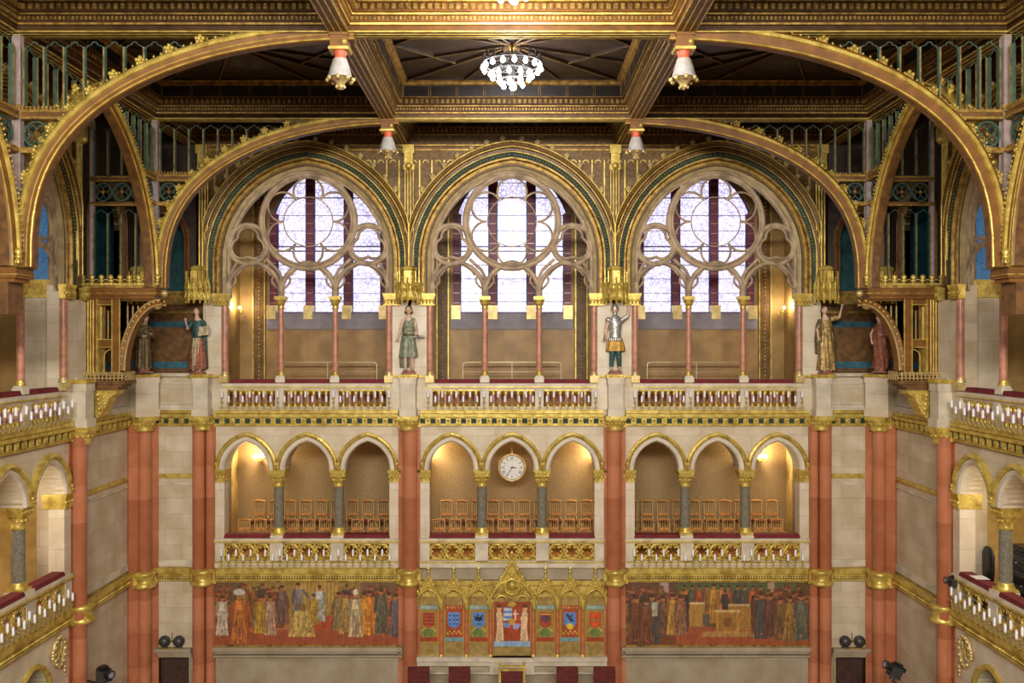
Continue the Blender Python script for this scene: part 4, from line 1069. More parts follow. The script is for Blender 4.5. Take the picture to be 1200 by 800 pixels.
def shield_panel(i):
    gold, red, blue, green, lb = (176, 140, 52), (158, 60, 32), (88, 128, 196), (110, 122, 62), (112, 152, 160)
    if i == 3:
        r = Ras(42, 52, 84, 104, gold)
        r.rect(0, 42, 0, 52, (150, 62, 26)); r.rect(0, 42, 0, 6, (140, 168, 200)); 
        for s in (-1, 1):
            x = 21 + s * 15
            r.line(x + s * 1, 8, x - s * 1, 24, 3.2, (206, 170, 130)); r.line(x - s, 24, x, 38, 3.6, (214, 178, 140)); r.ell(x, 44, 3, 3.6, (206, 160, 110)); r.line(x, 36, 21 + s * 9, 32, 1.6, (206, 170, 130)); r.ell(x, 47, 3.4, 2, (90, 50, 20))
            r.line(x - s * 4, 8, x - s * 3, 22, 1.5, (222, 190, 150))
        m = (abs(r.X - 21) < 10) & (r.Z > 14 + (abs(r.X - 21) ** 2) * .12) & (r.Z < 46)
        r.fill(m, (170, 66, 30)); q = m & (r.X < 21) & (r.Z > 30)
        r.fill(q, (100, 130, 190)); r.fill(q & ((r.Z.astype(int) // 3) % 2 == 0), (190, 196, 200)); q = m & (r.X > 21) & (r.Z > 30); r.fill(q, (172, 74, 30)); r.line(25, 32, 25, 42, .8, (206, 206, 210)); r.line(22.5, 38, 28, 38, .7, (206, 206, 210))
        r.fill(m & (r.X < 19) & (r.Z < 28) & (r.Z > 22), (110, 140, 200)); r.fill(m & (r.X > 22) & (r.Z < 27) & (r.Z > 20), (150, 150, 190)); r.ell(21, 29, 4, 4, (190, 150, 60))
        r.ell(21, 49, 5, 3, (190, 150, 60)); r.line(21, 48, 21, 52, .6, (200, 170, 80))
        return r
    r = Ras(25, 44, 62, 110, gold)
    for k in range(14): r.line(.8, 2 + 3 * k, 2, 3.4 + 3 * k, .5, (110, 124, 60)); r.line(24.2, 2 + 3 * k, 23, 3.4 + 3 * k, .5, (190, 90, 40))
    r.rect(2.5, 22.5, 1, 43, (150, 122, 52)) if i % 2 == 0 else r.rect(2.5, 22.5, 1, 43, (160, 70, 34))
    alt = i in (1, 5)
    r.rect(2, 23, 39.5, 44, red if alt else lb); r.rect(2, 23, 2, 6.5, lb if alt else red)
    for k in range(6): r.line(4 + 3.2 * k, 40.5, 5.4 + 3.2 * k, 42.6, .35, (230, 200, 120))
    if alt:
        for k in range(7): r.ell(5 + 2.6 * k, 11 + 2.4 * (k % 2), 1.1, 1.3, (206, 160, 60))
    else:
        r.ell(12.5, 12, 7.5, 4.6, green); r.ell(12.5, 14, 3.2, 3.2, (96, 116, 56)); r.line(5, 14, 9, 18, .6, (196, 170, 90)); r.line(20, 14, 16, 18, .6, (196, 170, 90))
    sc = [(170, 72, 40), blue, blue, None, (160, 66, 36), blue, (188, 72, 30)][i]
    m = (abs(r.X - 12.5) < 7) & (r.Z > 17.5 + abs(r.X - 12.5) ** 2 * .09) & (r.Z < 36); r.fill(m, sc)
    if i == 0:
        for z in (22, 26, 30, 33.5): r.line(7, z, 18, z, .55, (120, 44, 30))
    if i == 1:
        for a in range(3):
            for b in range(3): r.ell(8.5 + 4 * a, 23 + 5 * b, 1.1, 1.7, (40, 70, 130)); r.ell(8.5 + 4 * a, 24 + 5 * b, .5, .6, (210, 216, 230))
    if i == 2:
        r.ell(12.5, 28, 4.6, 2.4, (30, 34, 50)); r.line(8, 31, 12, 27, .9, (30, 34, 50)); r.line(17, 32, 13, 27, .9, (30, 34, 50)); r.line(12.5, 26, 11, 33, .8, (30, 34, 50)); r.ell(12.5, 22, 3, 1.2, (60, 100, 60))
    if i == 4:
        r.ell(12.5, 28, 5, 4, (104, 60, 70)); r.ell(10, 30, 2, 2.4, (84, 60, 84)); r.ell(15, 30, 2, 2.4, (84, 60, 84)); r.line(6.5, 33.5, 18.5, 33.5, .6, (210, 160, 60))
    if i == 5:
        r.line(9, 33, 15, 26, 1.6, (50, 60, 90)); r.line(15, 33, 11, 28, 1, (90, 60, 40)); r.ell(12.5, 19.5, 4.2, 3.6, (206, 180, 50))
    if i == 6:
        r.ell(12.5, 32, 4, 3, (206, 84, 34)); r.rect(6, 19, 26, 28, (150, 110, 60)); r.ell(12.5, 22, 4, 3, (204, 82, 30))
    return r

def gable(mb, w, h, r=1.5, y=0):
    for s in (-1, 1):
        mb.tube([(s * w, y, 0), (s * w * .5, y - 1, h * .5), (0, y - 1, h)], r, 6)
        for k in range(1, 5): mb.ball((s * w * (1 - k / 5) + s * 1.2, y - 1, h * k / 5 + 1.2), r * .95, 6)
    mb.lathe([(.8, h), (.7, h + 3), (2, h + 5), (1, h + 6.5), (1.8, h + 9), (.3, h + 12)], 0, y - 1, 6)
    p = [(x, y - 2, z) for x, z in arcpath(w * 1.15, w * .25, -3, -6, None, 6)]
    mb.tube([(x, yy, z) for x, yy, z in p], r * .8, 6)
    mb.prism([(-w * .62, h * .38), (w * .62, h * .38), (0, h)], y - .6, y + 1)
    mb.ball((0, y - .4, h * .42), w * .22, 6); mb.ball((0, y - .4, h * .66), w * .12, 6)

def reredos(F):
    t = thing('heraldic_screen', 'gilded gothic screen of seven painted coats of arms below the clock balcony', 'screen', F, (0, 0, -368))
    L = (0, 0, 368)
    def back(mb):
        mb.box(-114, 114, -3, 0, -368, -300); mb.box(-114, 114, -2.4, 0, -300, -279)
    put('backing', 're_back', back, OCHR, t, L)
    def ent(mb):
        mb.box(-114, 114, -5, 0, -284, -279); mb.box(-114, 114, -4, 0, -288, -286); mb.box(-114, 114, -3.4, 0, -298, -288)
        for k in range(30): mb.ball((-110 + 7.6 * k, -4, -292), 2.3, 6); 
    put('entablature', 're_ent', ent, GOLD, t, L)
    def sil(mb):
        mb.box(-114, 114, -9, 0, -372, -367); mb.box(-114, 114, -6, 0, -378, -372); mb.box(-114, 114, -7, 0, -387, -385); mb.box(-26, 26, -12, 0, -372, -367); mb.box(-26, 26, -9, 0, -387, -372)
    put('stone_sill', 're_sil', sil, CARV, t, L)
    xs = [-112, -82.5, -53, -25, 25, 53, 82.5, 112]
    for i in range(8):
        c = put('colonnette', 're_col', lambda mb: mb.lathe([(2.3, -364), (2.1, -313)], 0, -5, 8), CORAL, t, (xs[i], 0, 368))
        put('gilded_capital', 're_cap', lambda mb: (mb.lathe([(2, -313), (2.8, -311), (2.2, -309), (3.6, -305), (3.6, -303)], 0, -5, 8), mb.box(-3.4, 3.4, -8, 0, -303, -300)), GOLD, c)
        put('gilded_base', 're_cb', lambda mb: mb.lathe([(3, -367), (2.6, -365), (2, -364)], 0, -5, 8), GOLD, c)
    n = 0
    for i in range(7):
        a, b = xs[i], xs[i + 1]; c = (a + b) / 2; w = (b - a) / 2
        r = shield_panel(i)
        if i == 3: r.mesh('shield3', -3.6, -21, -356)
        else: r.mesh('shield%d' % i, -3.4, -12.5, -352)
        p = put('shield_panel', 'shield%d' % i, None, None, t, (c, 0, 368))
        p['label'] = ['red and green coat of arms, leftmost panel', 'blue spotted shield on a red panel', 'blue shield with a dark bird', 'wide centre panel of a shield held by two pale figures',
                      'dark red shield with twin shapes', 'blue shield above a yellow ball', 'orange-red shield, rightmost panel'][i]
        if i == 3:
            g = put('gable', 're_gab3', lambda mb: (gable(mb, 29, 50, 2.1), [ring(mb, s * 12, 4, 6, 1.4, -3, 0, pi, 8) for s in (-1, 1)], ring(mb, 0, 20, 9, 1.5, -3, n=16)), GOLD, t, (c, -6, 368 - 305))
        else:
            put('gable', 're_gab', lambda mb: gable(mb, 13.5, 27), GOLD, t, (c, -6, 368 - 300))

# ------------------------------------------------------------------ figures
def remeshed(key, fn, m, voxel=.55, smooth=2):
    if key in CACHE: return CACHE[key]
    mb = MB(); fn(mb)
    me = mb.mesh(key + '_raw', [m]); ob = bpy.data.objects.new('tmp', me); C.objects.link(ob)
    md = ob.modifiers.new('r', 'REMESH'); md.mode = 'VOXEL'; md.voxel_size = voxel * U; md.use_smooth_shade = True
    ms = ob.modifiers.new('s', 'SMOOTH'); ms.factor = .5; ms.iterations = smooth
    bpy.context.view_layer.update()
    out = bpy.data.meshes.new_from_object(ob.evaluated_get(bpy.context.evaluated_depsgraph_get()))
    bpy.data.objects.remove(ob); out.name = key
    out.materials.clear(); out.materials.append(m)
    CACHE[key] = out
    return out
def limb(mb, pts, rs, n=10): mb.tube(pts, list(rs), n); [mb.ball(p, r * 1.02, 8) for p, r in zip(pts[1:-1], list(rs)[1:-1])]
def hand(mb, wrist, d, up=(0, 0, 1), s=1.):
    """small palm with four curled fingers and a thumb from its side; d = direction of the fingers"""
    w = np.array(wrist, float); d = np.array(d, float); d /= np.linalg.norm(d); u = np.array(up, float)
    side = np.cross(d, u); side /= np.linalg.norm(side) + 1e-9; u = np.cross(side, d)
    palm = w + d * 1.7 * s
    mb.tube([tuple(w), tuple(palm)], [.9 * s, 1.15 * s], 8)
    for k, (q, l) in enumerate(((-.95, 1.9), (-.33, 2.4), (.3, 2.3), (.9, 1.8))):
        a = palm + side * q * s; b = a + d * l * .55 * s; c = b + (d * .35 - u * .35) * l * s
        mb.tube([tuple(a), tuple(b), tuple(c)], [.42 * s, .38 * s, .3 * s], 6)
    a = w + d * .7 * s + side * -1.0 * s; mb.tube([tuple(a), tuple(a + (d * .9 - side * .9) * s), tuple(a + (d * 1.9 - side * 1.0) * s)], [.5 * s, .42 * s, .32 * s], 6)
def head(mb, c, r=4.6, turn=0):
    x, y, z = c
    mb.ball((x, y, z + .6), r, 12, (.80, .92, 1.0)); mb.ball((x + .4 * turn, y - r * .25, z - r * .45), r * .62, 10, (.86, .9, .9))
    fx = x + turn * r * .35
    mb.tube([(fx, y - r * .82, z + r * .25), (fx + .2 * turn, y - r * 1.12, z - r * .12)], [.35, .62], 6)
    mb.tube([(fx - 1.1, y - r * .82, z - r * .42), (fx, y - r * .96, z - r * .45), (fx + 1.1, y - r * .82, z - r * .42)], .42, 5)
    for s in (-1, 1): mb.tube([(fx + s * .5, y - r * .86, z + r * .32), (fx + s * 2.3, y - r * .74, z + r * .3)], .4, 5); mb.ball((x + s * r * .8, y, z), .95, 6, (.5, .8, 1.2))
    mb.tube([(x, y + .3, z - r * .6), (x, y + .6, z - r * 1.7)], [1.9, 2.4], 10)
def robe(mb, secs, folds=9, amp=.09, n=40, ph=0, tw=.0):
    """secs: (z, cx, cy, rx, ry, fold strength)"""
    rows = []
    for z, cx, cy, rx, ry, f in secs:
        row = []
        for k in range(n):
            a = 2 * pi * k / n
            q = 1 + amp * f * (sin(folds * a + ph + tw * z) + .5 * sin(folds * 1.7 * a + ph * 2 - tw * z * 1.6))
            row.append((cx + rx * q * cos(a), cy + ry * q * sin(a), z))
        rows.append(row)
    q = mb.s; mb.s = True; mb.strip(rows, False, True); mb.s = q
    mb.add(rows[0][::-1], [tuple(range(n))]); mb.add(rows[-1], [tuple(range(n))])

def statue(F, pos, which, label):
    t = thing('statue', label, 'statue', F, pos, None)
    sc = 1.0
    def base(mb): mb.box(-8, 8, -6, 6, 0, 2); mb.lathe([(7.4, 2), (6.8, 3), (6.8, 4.6)], n=14, sy=.8)
    put('plinth', 'st_base', base, mat_plinth, t)
    W = which
    if W == 'lady':         # short green tunic, one hand on a flag hilt, bare calves
        def body(mb):
            head(mb, (0, -.6, 74), 4.4, .2)
            limb(mb, [(0, 0, 36), (0, -.5, 45), (0, -.3, 56), (0, 0, 64), (0, 0, 68)], (4.6, 3.8, 4.3, 4.6, 2.3))
            limb(mb, [(-3, 0, 38), (-3.6, -1.2, 22), (-3.9, 0, 6)], (3.4, 2.5, 1.5)); limb(mb, [(3, 0, 38), (3.8, -1.2, 22), (4.6, 0, 6)], (3.4, 2.5, 1.5))
            for x in (-3.9, 4.6): mb.tube([(x, 1, 5.4), (x * 1.1, -4, 5.2)], [1.5, 1.2], 8)
            limb(mb, [(-6, 0, 64), (-9.4, -.5, 52), (-12.4, -3, 42)], (2.1, 1.7, 1.1)); hand(mb, (-12.4, -3, 42), (-.4, -.3, -1), (0, -1, 0))
            limb(mb, [(6, 0, 64), (9, -.5, 52), (9.4, -4, 42)], (2.1, 1.7, 1.1)); hand(mb, (9.4, -4, 42), (.5, -1, -.5))
        put_r('body', 'st_lady', body, SKIN, t)
        put('tunic', 'st_lady_t', lambda mb: robe(mb, [(20, -.5, 0, 9.6, 6, 1.4), (28, 0, 0, 8.6, 5.6, 1.2), (38, 0, 0, 7.2, 5.2, .9), (46, 0, 0, 5.6, 4.6, .4), (52, 0, 0, 6.2, 5, .4), (58, .4, -.3, 6.6, 5.2, .4), (63, 1.4, 0, 6.2, 4.2, .3), (65.5, 3.4, 0, 3.2, 2.6, .2)], 8), C_SAGE, t)['label'] = 'grey green tunic'
        put('cloak', 'st_lady_c', lambda mb: robe(mb, [(8, -5.6, 3, 4.6, 2, 1.6), (20, -6.4, 3, 4.8, 2, 1.4), (36, -5.8, 3.4, 4, 2, 1), (52, 0, 3.6, 7, 2, .8), (64, 0, 3, 6, 1.6, .4)], 5), C_GREYG, t)
        put('belt', 'st_lady_b', lambda mb: mb.tube([(5.9 * cos(2 * pi * k / 20), 4.9 * sin(2 * pi * k / 20), 46) for k in range(20)], .9, 6, True), C_LEATH, t)
        put('sword', 'st_lady_s', lambda mb: (mb.tube([(1, -6, 38), (1.6, -6.4, 7)], [1.2, .5], 6), mb.tube([(5, -7, 43), (19, -5, 44)], [.9, 1.5], 6), mb.ball((11, -6, 44), 2.2, 8)), C_STEELB, t)
        put('hair', 'st_hair_l', lambda mb: (mb.ball((0, .8, 75.6), 4.6, 12, (.9, .95, .95)), [mb.ball((s * 3.4, .6, 72), 1.8, 6) for s in (-1, 1)]), C_HAIR, t)
    if W == 'knight':
        def body(mb):
            head(mb, (-.5, -.6, 74), 4.4, -.1)
            limb(mb, [(0, 0, 36), (0, -.5, 45), (0, -.3, 56), (0, 0, 64), (0, 0, 68)], (4.8, 4.4, 4.8, 4.8, 2.4))
            limb(mb, [(-3.2, 0, 38), (-3.6, -1.2, 22), (-5, 0, 6)], (3.6, 2.8, 1.7)); limb(mb, [(3.2, 0, 38), (3.8, -1.4, 22), (5.2, 0, 6)], (3.6, 2.8, 1.7))
            for x in (-5, 5.2): mb.tube([(x, 1, 5.4), (x * 1.1, -4, 5.2)], [1.7, 1.3], 8)
            limb(mb, [(-7.4, 0, 64), (-11, 0, 52), (-12, -3, 41)], (2.5, 2, 1.3)); hand(mb, (-12, -3, 41), (0, -.3, -1), (0, -1, 0))
            limb(mb, [(7.4, 0, 64), (14.5, -2, 68), (15.5, -4, 79)], (2.6, 2.2, 1.4)); hand(mb, (15.5, -4, 79), (-.2, -.2, 1), (0, 1, 0))
        put_r('body', 'st_kn', body, SKIN, t)
        def arm(mb):
            robe(mb, [(43, 0, 0, 7.2, 5.6, .2), (47, 0, -.2, 6.2, 5.2, .1), (54, 0, -.6, 7.4, 6, .1), (61, 0, -.4, 7.9, 5.6, .1), (66, 0, 0, 6, 4, .1), (68, 0, 0, 3.4, 3, 0)], 8, .05)
            for s in (-1, 1): mb.ball((s * 8, 0, 63), 3.6, 10); 
            limb(mb, [(8.5, 0, 64), (14, -1.6, 67)], (3, 2.7)); mb.tube([(-6, -5.4, 62), (0, -6.8, 55), (6, -5.2, 48)], .6, 6); mb.tube([(6, -5.4, 62), (0, -6.8, 55), (-6, -5.2, 48)], .6, 6)
            for k in range(9):
                a = pi + pi * k / 8; mb.ball((7 * cos(a), 5.6 * sin(a), 40), 1.7, 6, (1, .6, 1.8))
        put('breastplate', 'st_kn_a', arm, STEEL, t)['label'] = 'silver breastplate and shoulder plates'
        put('skirt', 'st_kn_s', lambda mb: robe(mb, [(27, 0, 0, 10.8, 6.6, 1.1), (34, 0, 0, 10, 6.2, .8), (42, 0, 0, 7.4, 5.6, .4)], 10), C_OCHRE, t)['label'] = 'ochre skirt'
        put('hose', 'st_kn_h', lambda mb: [limb(mb, [(s * 3.3, 0, 34), (s * 3.7, -1.3, 22), (s * 4.7, -.2, 9)], (4, 3.3, 2.4)) for s in (-1, 1)], C_TEALD, t)
        put('helmet', 'st_kn_m', lambda mb: (mb.lathe([(4.5, 74.5), (4.7, 76), (4.2, 78.5), (2.4, 81), (.6, 82.4), (.3, 84)], -.5, .2, 14), mb.ball((-.5, -3.2, 70), 2.4, 8, (1, .6, 1.2))), STEEL, t)
        put('sword', 'st_kn_w', lambda mb: (mb.tube([(-12.6, -4, 46), (-13, -4, 40)], .7, 6), mb.tube([(-15, -4, 40), (-10.4, -4, 40)], .7, 6)), C_LEATH, t)
    if W == 'reader':        # teal and red dress, holding a white sheet
        def body(mb):
            head(mb, (-1, -.6, 72.5), 4.2, -.4)
            limb(mb, [(0, 0, 34), (0, 0, 44), (0, 0, 54), (0, 0, 62), (-.4, 0, 66)], (4.6, 3.8, 4.3, 4.4, 2.3)); limb(mb, [(-3, 0, 36), (-3.6, 0, 6)], (3, 1.6)); limb(mb, [(3, 0, 36), (3.6, 0, 6)], (3, 1.6))
            limb(mb, [(-6, 0, 61), (-11, -2, 53), (-12.5, -5, 62)], (2, 1.7, 1.1)); hand(mb, (-12.5, -5, 62), (-.1, -.3, 1), (0, 1, 0))
            limb(mb, [(6, 0, 61), (10, -2, 51), (8.6, -7, 50)], (2, 1.7, 1.1)); hand(mb, (8.6, -7, 50), (-.6, -1, 0))
            for x in (-3.6, 3.6): mb.tube([(x, 1, 5.6), (x, -5, 5.2)], [1.6, 1.2], 8)
        put_r('body', 'st_rd', body, SKIN, t)
        put('skirt', 'st_rd_s', lambda mb: robe(mb, [(6, 0, 0, 8.6, 6.6, 1.3), (20, 0, 0, 8.2, 6, 1.2), (36, 0, 0, 6.9, 5.2, .9), (43, 0, 0, 5.2, 4.6, .3)], 8, .12), C_RUST, t)['label'] = 'rust red skirt'
        put('apron', 'st_rd_a', lambda mb: robe(mb, [(10, -1, -3.4, 3.6, 4, 1), (26, -1, -2.6, 4.4, 4, 1), (42, 0, -1.8, 4.6, 3.8, .6)], 7, .14), C_CREAM, t)
        put('bodice', 'st_rd_b', lambda mb: (robe(mb, [(42, 0, 0, 5.6, 4.9, .2), (50, 0, -.3, 6, 5.2, .2), (58, 0, -.2, 6.8, 5.2, .2), (62.5, 0, 0, 5.4, 4, .1)], 8, .05), limb(mb, [(6, 0, 61), (9.6, -1.6, 53)], (2.8, 2.6)), limb(mb, [(-6, 0, 61), (-10, -1.6, 54)], (2.8, 2.4))), C_TEALD, t)['label'] = 'dark teal bodice'
        put('cloak', 'st_rd_c', lambda mb: robe(mb, [(6, 6, 3.4, 4.4, 2, 1.4), (30, 5.6, 3.4, 4, 2, 1.2), (54, 2, 3.6, 6.4, 2, .8), (63, 0, 3, 6, 1.6, .4)], 5), C_TEALD, t)
        put('paper_sheet', 'st_rd_p', lambda mb: mb.prism([(4, 44), (16, 46), (17, 56), (5, 55)], -10.2, -9.6), C_CREAM, t)
        put('hair', 'st_hair_r', lambda mb: (mb.ball((-.6, .9, 73.8), 4.5, 12, (.9, .95, .95)), mb.ball((0, 3.4, 70), 2.6, 8)), C_HAIR, t)
    if W == 'robed':         # brown gold robe, arms folded over the chest
        def body(mb):
            head(mb, (2, -.6, 62), 4, .3)
            limb(mb, [(0, 0, 34), (0, 0, 44), (0, 0, 53), (1, 0, 57)], (4.4, 4, 4.3, 2.2)); limb(mb, [(-2.6, 0, 36), (-3, 0, 6)], (3, 1.6)); limb(mb, [(2.6, 0, 36), (3.3, 0, 6)], (3, 1.6))
            limb(mb, [(-6, 0, 52), (-8.6, -3, 43), (-2, -6.4, 42)], (2, 1.8, 1.2)); hand(mb, (-2, -6.4, 42), (1, -.2, .3))
            limb(mb, [(6.4, 0, 52), (10, -3, 43), (5, -6.4, 45)], (2, 1.8, 1.2)); hand(mb, (5, -6.4, 45), (-1, -.1, .5))
            for x in (-3, 3.4): mb.tube([(x, 1, 5.6), (x, -5.6, 5.2)], [1.5, 1.2], 8)
        put_r('body', 'st_rb', body, SKIN, t)
        put('robe', 'st_rb_r', lambda mb: robe(mb, [(5, 0, 0, 8.6, 6, 1.3), (20, 0, 0, 8, 5.6, 1.3), (36, 0, 0, 7, 5.4, 1), (44, 0, 0, 6.6, 5.2, .5), (52, .4, 0, 7.2, 4.8, .3), (56, 1, 0, 3.6, 3, .1)], 9, .12), C_BRONZE, t)['label'] = 'dark bronze pleated robe'
        put('sleeves', 'st_rb_s', lambda mb: (limb(mb, [(-6, 0, 52), (-9, -3, 43), (-4, -6, 42)], (3, 3.2, 2.6)), limb(mb, [(6.4, 0, 52), (10, -3, 43), (7, -6, 44)], (3, 3.2, 2.6))), C_BRONZE, t)
        put('hood', 'st_rb_h', lambda mb: mb.ball((2, .9, 63.4), 4.7, 12, (.92, .95, .95)), C_GOLDC, t)
    if W == 'raised':        # gold draped woman with one arm lifted
        def body(mb):
            head(mb, (-2, -.6, 74), 4.3, -.2)
            limb(mb, [(0, 0, 36), (0, 0, 46), (-.6, 0, 56), (-1, 0, 64), (-1.6, 0, 68)], (4.6, 4, 4.3, 4.5, 2.3)); limb(mb, [(-3, 0, 36), (-3.8, 0, 6)], (3, 1.6)); limb(mb, [(3, 0, 36), (4, 0, 6)], (3, 1.6))
            limb(mb, [(-7, 0, 63), (-10.6, -1, 52), (-10.4, -4, 42)], (2.2, 1.8, 1.2)); hand(mb, (-10.4, -4, 42), (.2, -.4, -1), (0, -1, 0))
            limb(mb, [(5, 0, 64), (14.6, -2, 66), (17, -3, 78)], (2.3, 1.9, 1.1)); hand(mb, (17, -3, 78), (.05, -.1, 1), (0, 1, 0))
            for x in (-3.8, 4): mb.tube([(x, 1, 5.6), (x, -5.6, 5.2)], [1.6, 1.3], 8)
        put_r('body', 'st_rs', body, SKIN, t)
        put('gown', 'st_rs_g', lambda mb: robe(mb, [(5, 1, 0, 9.6, 6.6, 1.4), (20, .6, 0, 8.4, 6, 1.3), (36, 0, 0, 7.6, 5.6, 1), (46, 0, 0, 5.8, 4.9, .4), (56, -.6, -.3, 6.6, 5.6, .3), (63, -1, 0, 6, 4.2, .2)], 7, .14, tw=.06), C_GOLDC, t)['label'] = 'old gold gown'
        put('cloak', 'st_rs_c', lambda mb: (robe(mb, [(24, -8, 1, 3.8, 3.4, 1.3), (40, -9, 0, 4, 3.4, 1.2), (56, -8.4, 0, 3.6, 3, .8), (64, -6.6, 0, 2.6, 2.6, .3)], 5), robe(mb, [(22, 9, 3, 3, 2, 1.3), (44, 8, 3.4, 3, 2, 1.2), (62, 5, 3, 3, 1.6, .3)], 4)), C_BRONZE, t)
        put('sleeve', 'st_rs_s', lambda mb: limb(mb, [(5, 0, 64), (12.6, -1.6, 65.6)], (3.1, 3)), C_GOLDC, t)
        put('hair', 'st_hair_s', lambda mb: mb.ball((-1.8, .9, 75.4), 4.6, 12, (.9, .95, .95)), C_HAIR, t)
    if W == 'draped':        # rust red toga
        def body(mb):
            head(mb, (-1, -.6, 62), 4, -.4)
            limb(mb, [(0, 0, 34), (0, 0, 44), (0, 0, 53), (-.6, 0, 57)], (4.4, 4, 4.3, 2.2)); limb(mb, [(-2.6, 0, 36), (-3, 0, 6)], (3, 1.6)); limb(mb, [(2.6, 0, 36), (3.3, 0, 6)], (3, 1.6))
            limb(mb, [(-6, 0, 52), (-10, -2, 44), (-8, -5, 36)], (2, 1.7, 1.1)); hand(mb, (-8, -5, 36), (.3, -.3, -1), (0, -1, 0))
            limb(mb, [(6, 0, 52), (8.6, -3, 43), (2, -6.6, 44)], (2, 1.8, 1.2)); hand(mb, (2, -6.6, 44), (-1, -.2, .3))
            for x in (-3, 3.4): mb.tube([(x, 1, 5.6), (x, -5.6, 5.2)], [1.5, 1.2], 8)
        put_r('body', 'st_dr', body, SKIN, t)
        put('toga', 'st_dr_r', lambda mb: robe(mb, [(5, .6, 0, 8.2, 6, 1.3), (20, .4, 0, 7.8, 5.8, 1.4), (36, 0, -.4, 7.4, 5.8, 1.2), (46, 0, -.2, 7.2, 5.4, .9), (53, -.2, 0, 6.8, 4.6, .5), (57, -.4, 0, 3.4, 3, .1)], 6, .16, tw=.12), C_RUST, t)['label'] = 'rust red toga'
        put('sleeve', 'st_dr_s', lambda mb: limb(mb, [(6, 0, 52), (8.8, -3, 43), (4.5, -6, 43.5)], (3, 3, 2.4)), C_RUST, t)
        put('hair', 'st_hair_d', lambda mb: mb.ball((-.8, .9, 63.4), 4.4, 12, (.9, .95, .95)), C_HAIR, t)
def put_r(name, key, fn, m, parent):
    remeshed(key, fn, m); return put(name, key, None, None, parent)
mat_plinth = mat('statue_plinth', (.28, .10, .06), .5, 0, .2, 6.)
C_SAGE = mat('sage_cloth', (.26, .28, .20), .6, .1, .25, 9.); C_GREYG = mat('grey_green_cloth', (.17, .18, .13), .6, .1, .25, 9.)
C_LEATH = mat('leather', (.14, .07, .03), .5, 0, .2, 9.); C_STEELB = mat('blue_steel', (.25, .27, .28), .35, .6, .15, 9.)
C_HAIR = mat('brown_hair', (.10, .055, .025), .6, 0, .2, 9.); C_OCHRE = mat('ochre_cloth', (.60, .33, .06), .55, .15, .25, 9.)
C_TEALD = mat('dark_teal_cloth', (.03, .085, .085), .55, .1, .2, 9.); C_RUST = mat('rust_cloth', (.30, .10, .055), .6, .05, .25, 9.)
C_CREAM = mat('cream_cloth', (.52, .42, .27), .6, .05, .2, 9.); C_BRONZE = mat('bronze_cloth', (.16, .105, .045), .5, .25, .3, 9.)
C_DOOR = mat('door_curtain', (.07, .03, .022), .7, 0, .15, 6.)
C_GOLDC = mat('gold_cloth', (.42, .28, .10), .5, .3, .25, 9.)

# ------------------------------------------------------------------ furniture and fittings
def chair(F, x, y, z, back_row, label, grp):
    t = thing('wooden_chair', label, 'chair', F, (x, y, z), grp)
    H = 34 if not back_row else 40
    t2 = 'b' if back_row else 'f'
    # seen from the front: seat, front legs, open back
    put('seat', 'chs_seat', lambda mb: (mb.box(-7.5, 7.5, -7.5, 7.5, 14.5, 16), mb.box(-6.8, 6.8, -7, 7, 16, 17)), BURG2, t)
    for a, b in ((-7, -7), (7, -7)):
        put('leg', 'chs_leg', lambda mb: mb.tube([(0, 0, 15), (0, 0, 0)], [.8, .6], 6), CHAIRL, t, (a, b, 0))
    for a in (-7, 7):
        put('back_post', 'chs_post' + t2, lambda mb: mb.tube([(0, 0, 0), (0, 0, 16), (0, 1.6, H)], [.7, .8, .7], 6), CHAIRL, t, (a, 7, 0))
    put('top_rail', 'chs_top' + t2, lambda mb: mb.tube([(-8, 8.4, H), (0, 9.2, H + 1.2), (8, 8.4, H)], [1, 1.5, 1], 6), CHAIRW, t)
    def sl(mb):
        for k in range(4): mb.tube([(-3.6 + 2.4 * k, 7, 17), (-4.6 + 3.05 * k, 8.6, H)], .4, 5)
    put('back_slats', 'chs_sl' + t2, sl, CHAIRL, t)
    put('lower_rail', 'chs_lr', lambda mb: mb.box(-7.5, 7.5, 6.6, 7.8, 22, 25), CHAIRW, t)

def sconce(F, x, y, z, two, label):
    t = thing('wall_sconce', label, 'wall lamp', F, (x, y, z), None)
    put('arm', 'sc_arm%d' % two, lambda mb: (mb.lathe([(2.4, -6), (3, -4), (1.2, -2), (1, 0)], 0, 6, 8), [mb.tube([(0, 5, -4), (s * 2.5, 1, -5), (s * 5, -1, -2), (s * 5, -1, 0)], .5, 5) for s in ((-1, 0, 1) if two else (0,))]), GOLD, t)
    for s in ((-1, 0, 1) if two else (0,)):
        put('bulb', 'sc_bulb', lambda mb: mb.ball((0, 0, 1.6), 1.9, 10), SBULB, t, (s * 5, -1, 0))
    l = bpy.data.lights.new('sconce_light', 'POINT'); l.energy = 150 if two else (110 if z < 0 else 40); l.color = (1, .80, .46); l.shadow_soft_size = .05
    o = bpy.data.objects.new('sconce_light', l); C.objects.link(o); o.location = fw(F, x, y - 4, z + 5)

